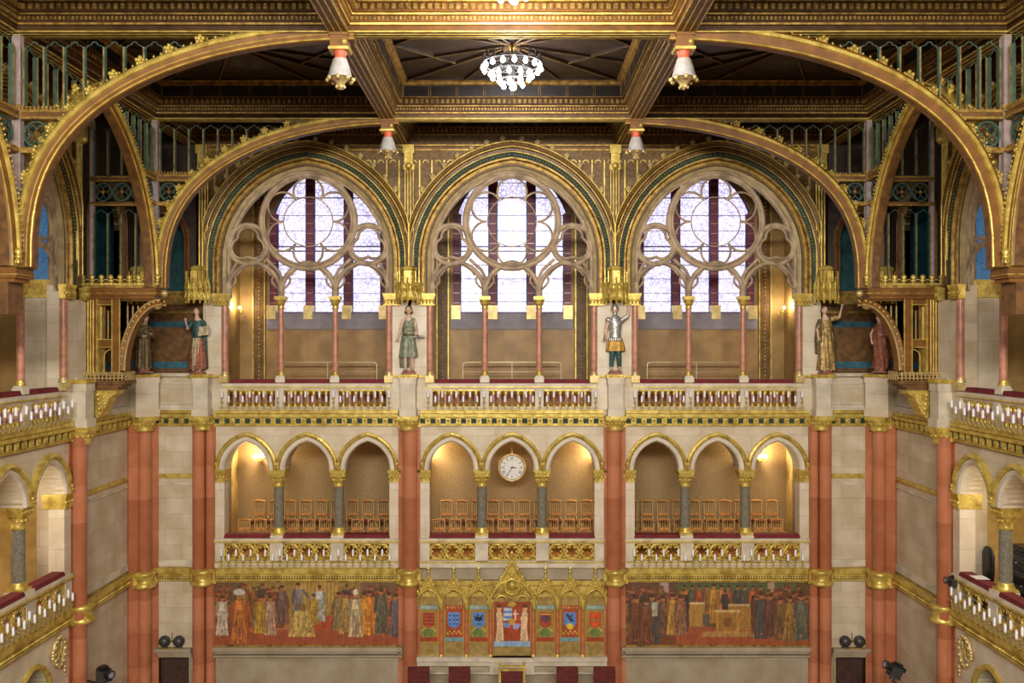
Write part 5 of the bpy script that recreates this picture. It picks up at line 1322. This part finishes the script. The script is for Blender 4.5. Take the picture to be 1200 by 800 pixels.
def clock(F):
    t = thing('wall_clock', 'round white clock with black numerals hanging in the middle arch', 'clock', F, (0, 60, -156))
    def case(mb):
        pts = [(16 * cos(2 * pi * k / 40), -2.2, 16 * sin(2 * pi * k / 40)) for k in range(40)]
        mb.tube(pts, 1.5, 8, True)
        for s in (-1, 1): mb.ball((0, -2, s * 17.2), 2, 8)
        mb.box(-.6, .6, 0, 1.2, 16, 68)
    put('case', 'ck_case', case, GOLDB, t)
    def face(mb):
        n = 40; mb.add([(16 * cos(2 * pi * k / n), -1.8, 16 * sin(2 * pi * k / n)) for k in range(n)], [tuple(range(n))]); mb.add([(16 * cos(2 * pi * k / n), 1.4, 16 * sin(2 * pi * k / n)) for k in range(n)], [tuple(range(n))[::-1]])
        mb.strip([[(16 * cos(2 * pi * k / n), yy, 16 * sin(2 * pi * k / n)) for k in range(n)] for yy in (-1.8, 1.4)], False, True)
    put('dial', 'ck_face', face, WHITE, t)
    R = {1: 'I', 2: 'II', 3: 'III', 4: 'IIII', 5: 'V', 6: 'VI', 7: 'VII', 8: 'VIII', 9: 'IX', 10: 'X', 11: 'XI', 12: 'XII'}
    def num(mb, h):
        s = R[h]
        a = pi / 2 - 2 * pi * h / 12; er = np.array([cos(a), sin(a)]); et = np.array([sin(a), -cos(a)])
        wd = {'I': .9, 'V': 1.9, 'X': 1.9}; tot = sum(wd[c] for c in s); q = -tot / 2
        def P(u, v): p = er * (11.6 + v) + et * u; return (p[0], -2.0, p[1])
        for c in s:
            w = wd[c]; m = q + w / 2
            if c == 'I': mb.tube([P(m, -1.7), P(m, 1.7)], .26, 4)
            elif c == 'V': mb.tube([P(m - .7, 1.7), P(m, -1.7), P(m + .7, 1.7)], .24, 4)
            else: mb.tube([P(m - .7, 1.7), P(m + .7, -1.7)], .24, 4); mb.tube([P(m + .7, 1.7), P(m - .7, -1.7)], .24, 4)
            q += w
    for h in R: put('numeral', 'ck_num%d' % h, lambda mb: num(mb, h), BLACK, t)
    put('minute_track', 'ck_trk', lambda mb: (ring(mb, 0, 0, 14.4, .1, -1.9, n=40, ns=4), ring(mb, 0, 0, 9.2, .1, -1.9, n=40, ns=4)), BLACK, t)
    def hd(mb, ang, l, w):
        a = pi / 2 - ang; mb.tube([(-2 * cos(a), -2.6, -2 * sin(a)), (l * .6 * cos(a), -2.6, l * .6 * sin(a)), (l * cos(a), -2.6, l * sin(a))], [w * .6, w, .15], 4); mb.ball((0, -2.6, 0), 1.1, 8)
    put('hour_hand', 'ck_h', lambda mb: hd(mb, 2 * pi * 3.1 / 12, 6.4, .75), BLACK, t)
    put('minute_hand', 'ck_m', lambda mb: hd(mb, 2 * pi * 35 / 60, 11, .6), BLACK, t)

def armchair(x, big, label):
    d = -64
    t = thing('armchair', label, 'chair', (0, 0, 0), (x, d, -404), None if big else None)
    W = 12 if not big else 12.5; top = 45 if not big else 46
    k = 'ac%d' % big
    put('backrest', k + 'b', lambda mb: (mb.box(-W, W, 3, 6.5, 14, top - (0 if not big else 5)), mb.box(-W + 1.4, W - 1.4, 2, 3, 16, top - 6)), BURG2, t)
    put('seat', k + 's', lambda mb: (mb.box(-W, W, -14, 6, 13, 16), mb.box(-W + 1, W - 1, -13.5, 5, 16, 19)), BURG2, t)
    for a in (-1, 1):
        for b in (-12.5, 4.5): put('leg', 'ac_leg', lambda mb: mb.tube([(0, 0, 13), (0, 0, 0)], [1.2, .8], 6), CHAIRW, t, (a * (W - 1.2), b, 0))
        put('armrest', 'ac_arm', lambda mb: (mb.box(-1.2, 1.2, -13, 4, 25, 26.6), mb.box(-.9, .9, -12, -10, 16, 25)), CHAIRW, t, (a * (W + .6), 0, 0))
    if big:
        def fr(mb):
            for s in (-1, 1): mb.box(s * (W + 1) - 1.3, s * (W + 1) + 1.3, 2.6, 7, 14, top + 2); mb.ball((s * (W + 1), 4.6, top + 3.4), 1.6, 8)
            mb.box(-W, W, 3.4, 6.4, top - 1, top + .5); mb.box(-W, W, 3, 6.6, top - 5, top - 3.4)
        put('gilded_frame', k + 'f', fr, GOLD, t)

def camera_head(F, pos, rz, key, label, arm=True):
    t = thing('television_camera', label, 'camera', F, pos, None, rz)
    put('camera_body', 'tv_b', lambda mb: (mb.box(-5, 6, -4, 4, -4, 4), mb.box(-3, 4, -3, 3, 4, 6), mb.box(6, 9, -2.4, 2.4, -1, 3)), BLACK, t)
    def ln(mb):
        pts = [(-5, 0, 0), (-9, 0, -.4), (-9.2, 0, -.4), (-13, 0, -.8)]; mb.tube(pts, [3, 3, 4, 4.4], 14)
    put('lens_barrel', 'tv_l', ln, DGREY, t)
    put('lens_glass', 'tv_g', lambda mb: mb.ball((-12.6, 0, -.8), 3.3, 10, (.4, 1, 1)), GREY, t)
    def pt(mb):
        mb.lathe([(3, -12), (3, -8), (1.6, -7), (1.6, -4)], n=12); mb.box(-6, 5, -5.4, -4.2, -8, 2); mb.box(-6, 5, 4.2, 5.4, -8, 2); mb.box(-6, 6, -5.4, 5.4, -9.4, -8)
    put('pan_head', 'tv_p', pt, DGREY, t)
    if arm: put('support_arm', 'tv_arm', lambda mb: (mb.tube([(0, 0, -12), (3, 0, -14), (26, 0, -14)], 1.1, 8), mb.tube([(2, 0, -17), (26, 0, -17)], .8, 8), mb.tube([(0, -2, -10), (-2, -3, -18), (3, -2, -24)], .4, 5)), DGREY, t)
    return t
# ================================================================== assemble
mkfloor = struct('floor', 'main_floor', lambda mb: mb.box(-620, 620, -1150, 130, -456, -450), FLOORM)
wi = 0
for nm, F in BAYS.items():
    wi += 1
    bk = nm in 'LCR'
    bay_walls(F, nm, bk)
    window_arch(F, nm); tracery(F, nm); mullion_columns(F, nm)
    balustrade_up(F, nm); candles(F, nm, False)
    arcade(F, nm); balustrade_low(F, nm)
    if nm != 'C': candles(F, nm, True)
    gallery_low(F, nm); gallery_up(F, nm, wi); spandrel_lines(F, nm)
    cornice_up(F, -107, 107, 'cu'); cornice_low(F, -106, 106, 'clw') if nm != 'C' else None
for x, nmx, b in ((-360, 'far left red marble pier beside the left mural, under the statue reading a white sheet', 0), (-120, 'red marble pier between the left mural and the heraldic screen', 1),
                  (120, 'red marble pier between the heraldic screen and the right mural', 1), (360, 'red marble pier right of the right mural, under the statue with a raised arm', 0)):
    pier((0, 0, 0), x, nmx, {-360: 'fluted gilded pilaster left of the leftmost big window arch', -120: 'fluted gilded pilaster between the leftmost and middle window arches',
         120: 'fluted gilded pilaster between the middle and rightmost window arches', 360: 'fluted gilded pilaster right of the rightmost big window arch'}[x], base=bool(b))
    canopy((0, 0, 0), x + (x / 72 if not b else 0), {-360: 'spiky gilded canopy over the statue reading a white sheet', -120: 'spiky gilded canopy over the green-tunic statue', 120: 'spiky gilded canopy over the armoured statue', 360: 'spiky gilded canopy over the statue with raised arm'}[x])
pier(BAYS['SL'], 120, 'red marble pier where the left side gallery begins, seen at an angle', 'fluted gilded pilaster on the left side wall', base=False)
pier(BAYS['SR'], -120, 'red marble pier where the right side gallery begins, seen at an angle', 'fluted gilded pilaster on the right side wall', base=False)
F0 = (0, 0, 0)
statue(F0, (-120, -9, -38), 'lady', 'statue in a grey-green tunic with bare calves, on the pier left of the middle window')
statue(F0, (120, -9, -38), 'knight', 'statue in silver breastplate and ochre skirt shading its eyes, right of the middle window')
statue(F0, (-365, -9, -38), 'reader', 'statue in dark teal and rust dress holding a white sheet, left of the leftmost window')
statue(F0, (365, -9, -38), 'raised', 'statue in an old gold gown lifting one arm, right of the rightmost window')
FL, FR = (-426, -18, pi / 4), (426, -18, -pi / 4)
statue(FL, (0, -5, -36), 'robed', 'dark bronze robed statue half hidden behind the left timber bracket')
statue(FR, (0, -5, -36), 'draped', 'statue in a rust red toga half hidden behind the right timber bracket')

# ---- corners
for s in (-1, 1):
    w = SN[s]; n = 'wall_' + w
    FC = (s * 406, 0, 0); FS = (s * 441, -72, s * -pi / 2)
    def pieces():
        key = 'corner%d' % s
        dx = 396.5 - 406 if s > 0 else 406 - 396.5
        plate(key, [[(-35, -450), (dx - 19, -450), (dx - 19, -369), (dx + 19, -369), (dx + 19, -450), (35, -450), (35, -38), (-35, -38)]], 0, 20, STONE)
        struct('wall_back', key, None, None, FC)
    pieces()
    struct(n, 'side_plain', lambda mb: mb.box(-72, 72, 0, 20, -450, -38), STONE, FS)
    for FF, hw, k in ((FC, 35, 'a'), (FS, 72, 'b')):
        cornice_up(FF, -hw, hw, 'cuc' + k); cornice_low(FF, -hw, hw, 'clc' + k); moulding_mid(FF, -hw, hw, 'mm' + k)
        # parapet mouldings and sunk panel frame
        struct('trim_7', 'pp' + k, lambda mb: (mb.box(-hw, hw, -3, 1, -41, -37), mb.box(-hw + 3, hw - 3, -1.2, 0, -50, -48.5), mb.box(-hw + 3, hw - 3, -1.2, 0, -73, -71.5), mb.box(-hw, hw, -2.5, 0, -79, -74)), CARV, FF)
        # upper walls set back behind the parapet
        e0, e1 = (-hw - 30, hw + 30) if k == 'a' else ((-72, 96) if s < 0 else (-96, 72))
        def up(mb):
            mb.m = 0; mb.box(e0, e1, 22, 30, -40, 44)
            for q in range(-3, 4): mb.box(q * hw / 3.2 - .5, q * hw / 3.2 + .5, 21.2, 22, -20, 14)
            mb.m = 1; mb.box(e0, e1, 21.4, 22, 17, 24); mb.box(e0, e1, 21.4, 22, -32, -24)
            mb.m = 2; mb.box(e0, e1, 17, 26, 44, 47); mb.box(e0, e1, 19, 26, 47, 56); mb.box(e0, e1, 16, 26, 56, 60); mb.box(e0, e1, 20, 26, 34, 36)
            mb.m = 3; mb.box(e0, e1, 30, 34, 60, 262)
        struct(n if k == 'b' else 'wall_back', 'cup' + k + (str(s) if k == 'b' else ''), up, [BRWN2, BLUE, GOLDP, BLUEW], FF)
    struct('floor', 'cfl', lambda mb: mb.box(-35, 35, 0, 22, -42, -40), GOLDP, FC); struct('floor', 'cfs', lambda mb: mb.box(-72, 72, 0, 22, -42, -40), GOLDP, FS)
    # arches over the corner niches
    for FF, hw, k, lab in ((FC, 22, 'a', 'narrow dark pointed arch with a blue-green back, in the %s corner of the back wall' % w), (FS, 34, 'b', 'dark pointed arch with a blue-green back behind the %s timber screen' % w)):
        t = thing('niche_arch', lab, 'arch', FF, (0, 0, 60), 'corner niche arches')
        hh = {'a': 35, 'b': 72}[k]
        key = 'na' + k
        R = hw * 1.5; c = R - hw
        zs = 120 if k == 'a' else 125
        plate(key, [[(-hh, 60)] + [(x, z) for x, z in arcpath(R, c, zs, 60, None, 8)[::-1]] + [(hh, 60), (hh, 262), (-hh, 262)]], 2, 8, DARK)
        put('spandrel', key, None, None, t, (0, 0, -60))
        put('moulding', key + 'm', lambda mb: (bandarch(mb, [(R, 8, 0), (R, -1, 1), (R + 3, -3, 0), (R + 6, -4, 0), (R + 7, 2, 0)], c, zs, 60), mb.tube([(x, -4, z) for x, z in arcpath(R + 6.5, c, zs, 62)], .8, 5), mb.tube([(x, -1, z) for x, z in arcpath(R + .5, c, zs, 62)], .8, 5)), [BRWN2, GOLDP], t, (0, 0, -60))
    struct('ceiling', 'ccl', lambda mb: mb.box(-40, 40, -150, 36, 262, 264), DARK, FC)
    # corner pier
    FP = (s * 428, -12, s * -pi / 4)
    t = thing('marble_pier', 'red marble corner pier beside the %s service door' % w, 'pier', FP, (0, 0, -450), 'red marble piers')
    put('round_shaft', 'pi_sh0', None, None, t); put('capital', 'pi_cap', None, None, t); put('gilded_ring', 'pi_rg', None, None, t)
    put('flat_pilaster', 'cp_fl', lambda mb: mb.box(-17, 17, -4, 12, 0, 355), RED, t)
    put('pedestal', 'cp_pd', lambda mb: (mb.box(-14, 14, -16, 10, 364, 372), mb.box(-13, 13, -14, 10, 372, 408), mb.box(-14, 14, -15, 10, 402, 409)), STONEP, t)
    put('gilded_ledge', 'cp_ld', lambda mb: (mb.box(-15, 15, -17, 10, 409, 412.5)), GOLD, t)
    canopy(FP, 0, 'spiky gilded canopy above the half hidden statue in the %s corner' % w, y=6)
    # door
    FD = (s * 396.5, 0, 0)
    d = struct('door_%d' % (1 if s < 0 else 2), 'door_fr', lambda mb: (mb.box(-21, -19, -3, 10, -450, -369), mb.box(19, 21, -3, 10, -450, -369), mb.box(-22, 22, -7, 6, -362, -358), mb.box(-22, 22, -4, 6, -366, -362), mb.box(-22, 22, -3, 6, -369, -366)), STONED, FD)
    def cu(mb):
        rows = [[(-18 + 36 * k / 40, 12 + 1.6 * sin(k * 1.25), z) for k in range(41)] for z in (-450, -369)]
        mb.s = True; mb.strip(rows)
    put('curtain', 'door_cu', cu, C_DOOR, d); put('gilded_strip', 'door_gs', lambda mb: mb.box(-18.6, -17.4, -1, 1, -450, -370), GOLD, d)
    t = thing('signal_bells', 'pair of round dark metal domes on the lintel of the %s service door' % w, 'bell', FD, (0, -5, -357))
    for q in (-1, 1):
        put('dome', 'bell_d', lambda mb: (mb.ball((0, -1, 8), 6.6, 14), mb.lathe([(2.4, 0), (1.4, 2)], n=8)), DGREY, t, (q * 8.4, 0, 0))
    put('bracket', 'bell_b', lambda mb: (mb.box(-9, 9, -.8, .8, 7, 8.4), mb.tube([(0, 0, 8), (0, 0, 18)], .4, 5), mb.box(-12, 12, -2, 2, -.8, .3)), GOLDP, t)

    # trusses
    for Y, wh in ((Y1, 'far'), (Y2, 'near')):
        truss(s, Y, 'wide', wh, 0, 'long gilded quarter arch, %s one on the %s, rising to a white hanging corbel' % (wh, w))
        post(s, Y, 'white upright post above the %s %s bracket' % (wh, w))
        aisle_screen(s, Y, 'pierced lancet screen above the %s %s bracket' % (wh, w))
        bracket(s, Y, {'far': 'brown and gold timber bracket with quarter arch and scroll console in the %s corner' % w, 'near': 'crested brown bracket cut by the %s edge of the photo' % w}[wh], low=(Y == Y1))
    truss(s, Y1, 'long', '', -1, 'gilded half arch rising towards the viewer from the far %s bracket' % w)
    truss(s, Y2, 'long', '', 1, 'gilded half arch running back from the near %s bracket' % w)
    truss(s, Y2, 'long', '', -1, 'gilded half arch rising out of the photo at its %s edge' % w)

# blue glazed end panels of the side galleries and wreaths, lower arches
for s, nm in ((-1, 'SL'), (1, 'SR')):
    F = BAYS[nm]; q = 1 if s < 0 else -1; w = SN[s]
    def endp(mb):
        x = q * 116.6; xa, xb = sorted((x, x - q * 1.2))
        mb.m = 0; mb.box(xa, xb, 16, 52, -80, 52); mb.m = 1; mb.box(min(x, x - q * 3), max(x, x - q * 3), 14, 54, 44, 62); mb.box(min(x, x - q * 4.4), max(x, x - q * 4.4), 14, 54, 58, 62)
    struct('wall_' + w, 'endp' + nm, endp, [STONEP, GOLD], F)
    FE = (F[0] + (-34 if s < 0 else 34), -148.2, 0)
    t = thing('side_window', 'tall narrow %s leaded window seen through the %s side arch' % ('deep blue', w), 'window', FE, (0, 0, 62))
    put('pane', 'sw_pane', lambda mb: mb.prism([(-14, 0)] + [(x, z) for x, z in arcpath(24, 10, 60, 0, None, 6)][::-1] + [(14, 0)], -1, 0), GLASSB, t)
    put('pane', 'sw_pane2', lambda mb: mb.prism([(9 * cos(2 * pi * k / 14), 102 + 22 * sin(2 * pi * k / 14)) for k in range(14)], -1, 0), GLASSB, t)
    put('stone_frame', 'sw_fr', lambda mb: (mb.tube([(x, -2, z) for x, z in arcpath(24, 10, 60, 0, None, 8)], 2.4, 6), mb.tube([(10.5 * cos(2 * pi * k / 20), -2, 102 + 24 * sin(2 * pi * k / 20)) for k in range(20)], 2, 6, True), mb.box(-18, 22, 0, 1, 0, 190)), TRAC, t)
    t = thing('gilded_wreath', 'oval gilded wreath on the wall below the %s side balcony' % w, 'wreath', F, (q * 85, -2, -300))
    put('ring', 'wr_r', lambda mb: (mb.tube([(9.5 * cos(2 * pi * k / 26), 0, 14 * sin(2 * pi * k / 26)) for k in range(26)], 2, 8, True), [mb.ball((9.5 * cos(2 * pi * k / 14), -1.4, 14 * sin(2 * pi * k / 14)), 2.4, 6) for k in range(14)]), GOLDB, t)
    put('monogram', 'wr_m', lambda mb: (mb.tube([(-4, -1, -7), (-1, -1.6, 0), (-4, -1, 8)], .8, 6), mb.tube([(4, -1, -7), (1, -1.6, 0), (4, -1, 8)], .8, 6), mb.tube([(-3, -1, 0), (3, -1, 0)], .8, 6)), GOLD, t)
    put('ribbon', 'wr_b', lambda mb: ([mb.ball((-q * 13, -1, 3 + 3 * k), 2.6 - .4 * k, 6) for k in range(-2, 3)], [mb.ball((q * 9, -1, -18 - 4 * k), 2.4 - .4 * k, 6) for k in range(3)]), GOLDB, t) if False else put('ribbon', 'wr_b%d' % q, lambda mb: ([mb.ball((-q * 12.5, -1, 3 * k), 2.4, 6) for k in range(-1, 2)], [mb.ball((q * 9, -1, -18 - 4 * k), 2.4 - .4 * k, 6) for k in range(3)]), GOLDB, t)
    t = thing('doorway_arch', 'gilded rim of the dark arched doorway below the %s side balcony' % w, 'arch', F, (q * 43, 0, -333))
    put('rim', 'dw_r', lambda mb: bandarch(mb, [(30, 20, 0), (30, -1, 0), (32, -3.4, 0), (35, -2.4, 0), (35.4, 0, 0)], 4, 0, -117), GOLD, t)

# ---- ceiling
ZD = [(-107, 0), (-359, -121), (-611, -373)]
for i, (ya, yb) in enumerate(((-107, 4), (-359, -121), (-611, -373))):
    dn = ('narrow strip nearest the back wall', 'between the two visible cross beams', 'at the top edge of the photo')[i]
    for x0, x1, c in ((-122, 122, 'middle'), (-368, -136, 'left'), (136, 368, 'right')):
        coffer(x0, x1, ya, yb, '%s ceiling coffer, %s' % (c, dn), ribs=(i > 0))
    for s in (-1, 1): struct('ceiling', 'aislec%d' % i, lambda mb: mb.box(-34, 34, -(yb - ya) / 2 - 8, (yb - ya) / 2 + 8, 262, 264), DARK, (s * 412, (ya + yb) / 2, 0))
struct('ceiling', 'upper_slab', lambda mb: mb.box(-620, 620, -640, 150, 272, 276), DARK)
for ya, yb, k in ((-121, -107, 'far cross beam of the ceiling'), (-373, -359, 'near cross beam of the ceiling, bright gold'), (-625, -611, 'cross beam above the viewer')):
    beam(-382, 382, ya, yb, k, 'bm_x')
for x in (-129, 129, -375, 375):
    beam(x - 7, x + 7, -611, 4, {-129: 'long beam running to the viewer, left of the chandeliers', 129: 'long beam running to the viewer, right of the chandeliers', -375: 'long beam above the left aisle posts', 375: 'long beam above the right aisle posts'}[x], 'bm_y')
for x in (-129, 129):
    for y, wh in ((-114, 'far'), (-366, 'near')):
        hanging_corbel(x, y, 'white bell-shaped hanging corbel under the %s beam crossing, %s of the chandelier' % (wh, 'left' if x < 0 else 'right'))
chandelier(0, -240, 243, 'round chandelier of white bulbs in the middle coffer, fully in view')
chandelier(0, -440, 243, 'chandelier of white bulbs cut by the top edge of the photo')
# side walls above the aisles in front of the last bay, closing the hall towards the viewer
for s in (-1, 1):
    struct('wall_' + SN[s], 'sidefar', lambda mb: mb.box(-120, 120, 0, 20, -450, 262), STONED, (s * 441, -502, s * -pi / 2))

# ---- back wall pictures and fittings
mural(BAYS['L'], 'L'); mural(BAYS['R'], 'R'); reredos(F0)
clock(F0)
for nm in 'LCR':
    F = BAYS[nm]; bay = {'L': 'leftmost bay', 'C': 'clock bay', 'R': 'rightmost bay'}[nm]
    for r in (0, 1):
        for k in range(10):
            chair(F, -91 + 20.2 * k + (6 if r else 0) - (3 if nm == 'L' else 0), 58 + 42 * r, -257 + 10 * r, r, 'wooden chair in the %s row behind the balustrade of the %s' % (('front', 'back')[r], bay), 'chairs, %s row, %s' % (('front', 'back')[r], bay))
for nm in ('SL', 'SR'):
    F = BAYS[nm]
    if nm == 'SL':
        for k in range(3): chair(F, -60 + 21 * k, 44, -257, 0, 'wooden chair behind the left side balcony', 'chairs of the left side gallery')
sconce(BAYS['L'], -88, 106, -150, 1, 'lit wall lamp with three bulbs in the leftmost arch of the lower gallery')
sconce(BAYS['R'], 83, 106, -150, 1, 'lit wall lamp with three bulbs in the rightmost arch of the lower gallery')
sconce(BAYS['C'], -107, 106, -150, 0, 'lit lamp hidden behind the left arch of the clock bay')
sconce(BAYS['C'], 107, 106, -150, 0, 'lit lamp hidden behind the right arch of the clock bay')
sconce(BAYS['L'], -110, 100, 42, 0, 'lit wall lamp on the golden wall behind the leftmost big window arch')
sconce(BAYS['R'], 110, 100, 42, 0, 'lit wall lamp on the golden wall behind the rightmost big window arch')
for i, (x, l) in enumerate(((-103, 'leftmost dark red armchair back at the bottom of the photo'), (-58, 'dark red armchair left of the gold-framed one'), (0, 'gold-framed dark red armchair in the middle at the bottom of the photo'),
                            (61, 'dark red armchair right of the gold-framed one'), (102, 'rightmost dark red armchair back at the bottom of the photo'))):
    armchair(x * 1.0, i == 2, l)
struct('floor', 'dais', lambda mb: mb.box(-150, 150, -110, -4, -450, -404), FLOORM)
camera_head(F0, (-408, -150, -330), .0, 'c', 'black television camera on an arm at the bottom left, before the side wall').rotation_euler = (0, 0, 2.6)
camera_head(F0, (393, -130, -334), .0, 'c', 'black television camera on an arm at the bottom right, before the side wall').rotation_euler = (0, .4, 0)
camera_head(F0, (437, -160, -235), .0, 'c', 'small black camera on the end of the right side balcony rail', arm=False).scale = (.7, .7, .7)
# right side gallery: swivel chair, equipment rack, papers
t = thing('swivel_chair', 'black swivel chair behind the right side balcony', 'chair', BAYS['SR'], (-88, 22, -257))
put('backrest', 'swb', lambda mb: (mb.lathe([(9, 26), (10, 34), (10, 50), (7, 56), (3, 58)], n=16, sy=.3)), BLACK, t); put('seat', 'sws', lambda mb: mb.lathe([(9, 16), (11, 18), (10, 21)], 0, -8, 16), BLACK, t)
put('base', 'swl', lambda mb: (mb.lathe([(1.4, 2), (1.4, 16)], 0, -8, 8), [mb.tube([(0, -8, 3), (10 * cos(a), -8 + 10 * sin(a), 1.4)], 1, 6) for a in [2 * pi * k / 5 for k in range(5)]]), DGREY, t)
t = thing('equipment_rack', 'black rack of sound equipment behind the right side gallery column', 'equipment', BAYS['SR'], (-44, 32, -257))
put('cabinet', 'rkc', lambda mb: (mb.box(-22, 14, 0, 20, 0, 66)), BLACK, t)
rr = random.Random(4)
for k in range(9):
    put('module', 'rkm%d' % k, lambda mb: (mb.box(-21, 13, -1.5, 0, 3 + 7 * k, 8.6 + 7 * k), [mb.box(-19 + 5 * j, -16.6 + 5 * j, -2.2, -1.5, 4 + 7 * k, 6 + 7 * k + rr.random()) for j in range(6) if rr.random() > .3]), [DGREY if k % 2 else BLACK], t)
for x, z in ((-18, 56), (-12, 50), (-4, 30), (4, 44), (10, 22), (9, 36), (-8, 16)): put('indicator', 'rki', lambda mb: mb.box(0, 2, -2.6, -1.5, 0, 1.4), STEEL, t, (x, 0, z))
solo('paper_sheets', 'pps', lambda mb: [mb.box(-7 + k, 7 + k, -6 + k, 4 + k, .2 * k, .2 * k + .15) for k in range(3)], PAPER, 'white papers lying on the right side balcony rail', 'papers', BAYS['SR'], (-75, 6, -225.7))

# ------------------------------------------------------------------ light
def plight(loc, e, col, r=.3, name='lamp_light'):
    l = bpy.data.lights.new(name, 'POINT'); l.energy = e; l.color = col; l.shadow_soft_size = r
    o = bpy.data.objects.new(name, l); C.objects.link(o); o.location = fw(F0, *loc); return o
plight((0, -240, 222), 420, (1, .93, .90), .5, 'chandelier_light')
plight((0, -440, 222), 700, (1, .93, .90), .5, 'chandelier_light')
for s in (-1, 1):
    plight((s * 490, -230, -140), 140, (1, .84, .55), .2, 'gallery_fill_light'); plight((s * 500, -262, 60), 60, (1, .84, .6), .2, 'gallery_fill_light')  # added fill lamps that brighten the side galleries, without any fixture
# added fill light, unseen behind the viewer, standing in for the hall's daylight
def area(loc, rot, sx, sy, e, col, name):
    l = bpy.data.lights.new(name, 'AREA'); l.shape = 'RECTANGLE'; l.size = sx; l.size_y = sy; l.energy = e; l.color = col
    o = bpy.data.objects.new(name, l); C.objects.link(o); o.location = loc; o.rotation_euler = rot
area((0, -37, 19.5), (radians(68), 0, 0), 15, 2.5, 10800, (1, .93, .79), 'hall_fill_light')
wd = bpy.data.worlds.new('hall'); bpy.context.scene.world = wd; wd.use_nodes = True
wd.node_tree.nodes['Background'].inputs[0].default_value = (.95, .86, .78, 1); wd.node_tree.nodes['Background'].inputs[1].default_value = .09

cam = bpy.data.cameras.new('camera'); co = bpy.data.objects.new('camera', cam); C.objects.link(co)
co.location = (0, -1020 * U, HZ); co.rotation_euler = (pi / 2, 0, 0); cam.sensor_width = 36; cam.lens = 36 * 1020 / 1200; cam.clip_end = 200
bpy.context.scene.camera = co
sc = bpy.context.scene
sc.view_settings.view_transform = 'Standard'; sc.view_settings.look = 'None'; sc.view_settings.gamma = 1; sc.view_settings.exposure = 0; sc.view_settings.use_curve_mapping = False
sc.cycles.max_bounces = 6; sc.cycles.diffuse_bounces = 3; sc.cycles.glossy_bounces = 3
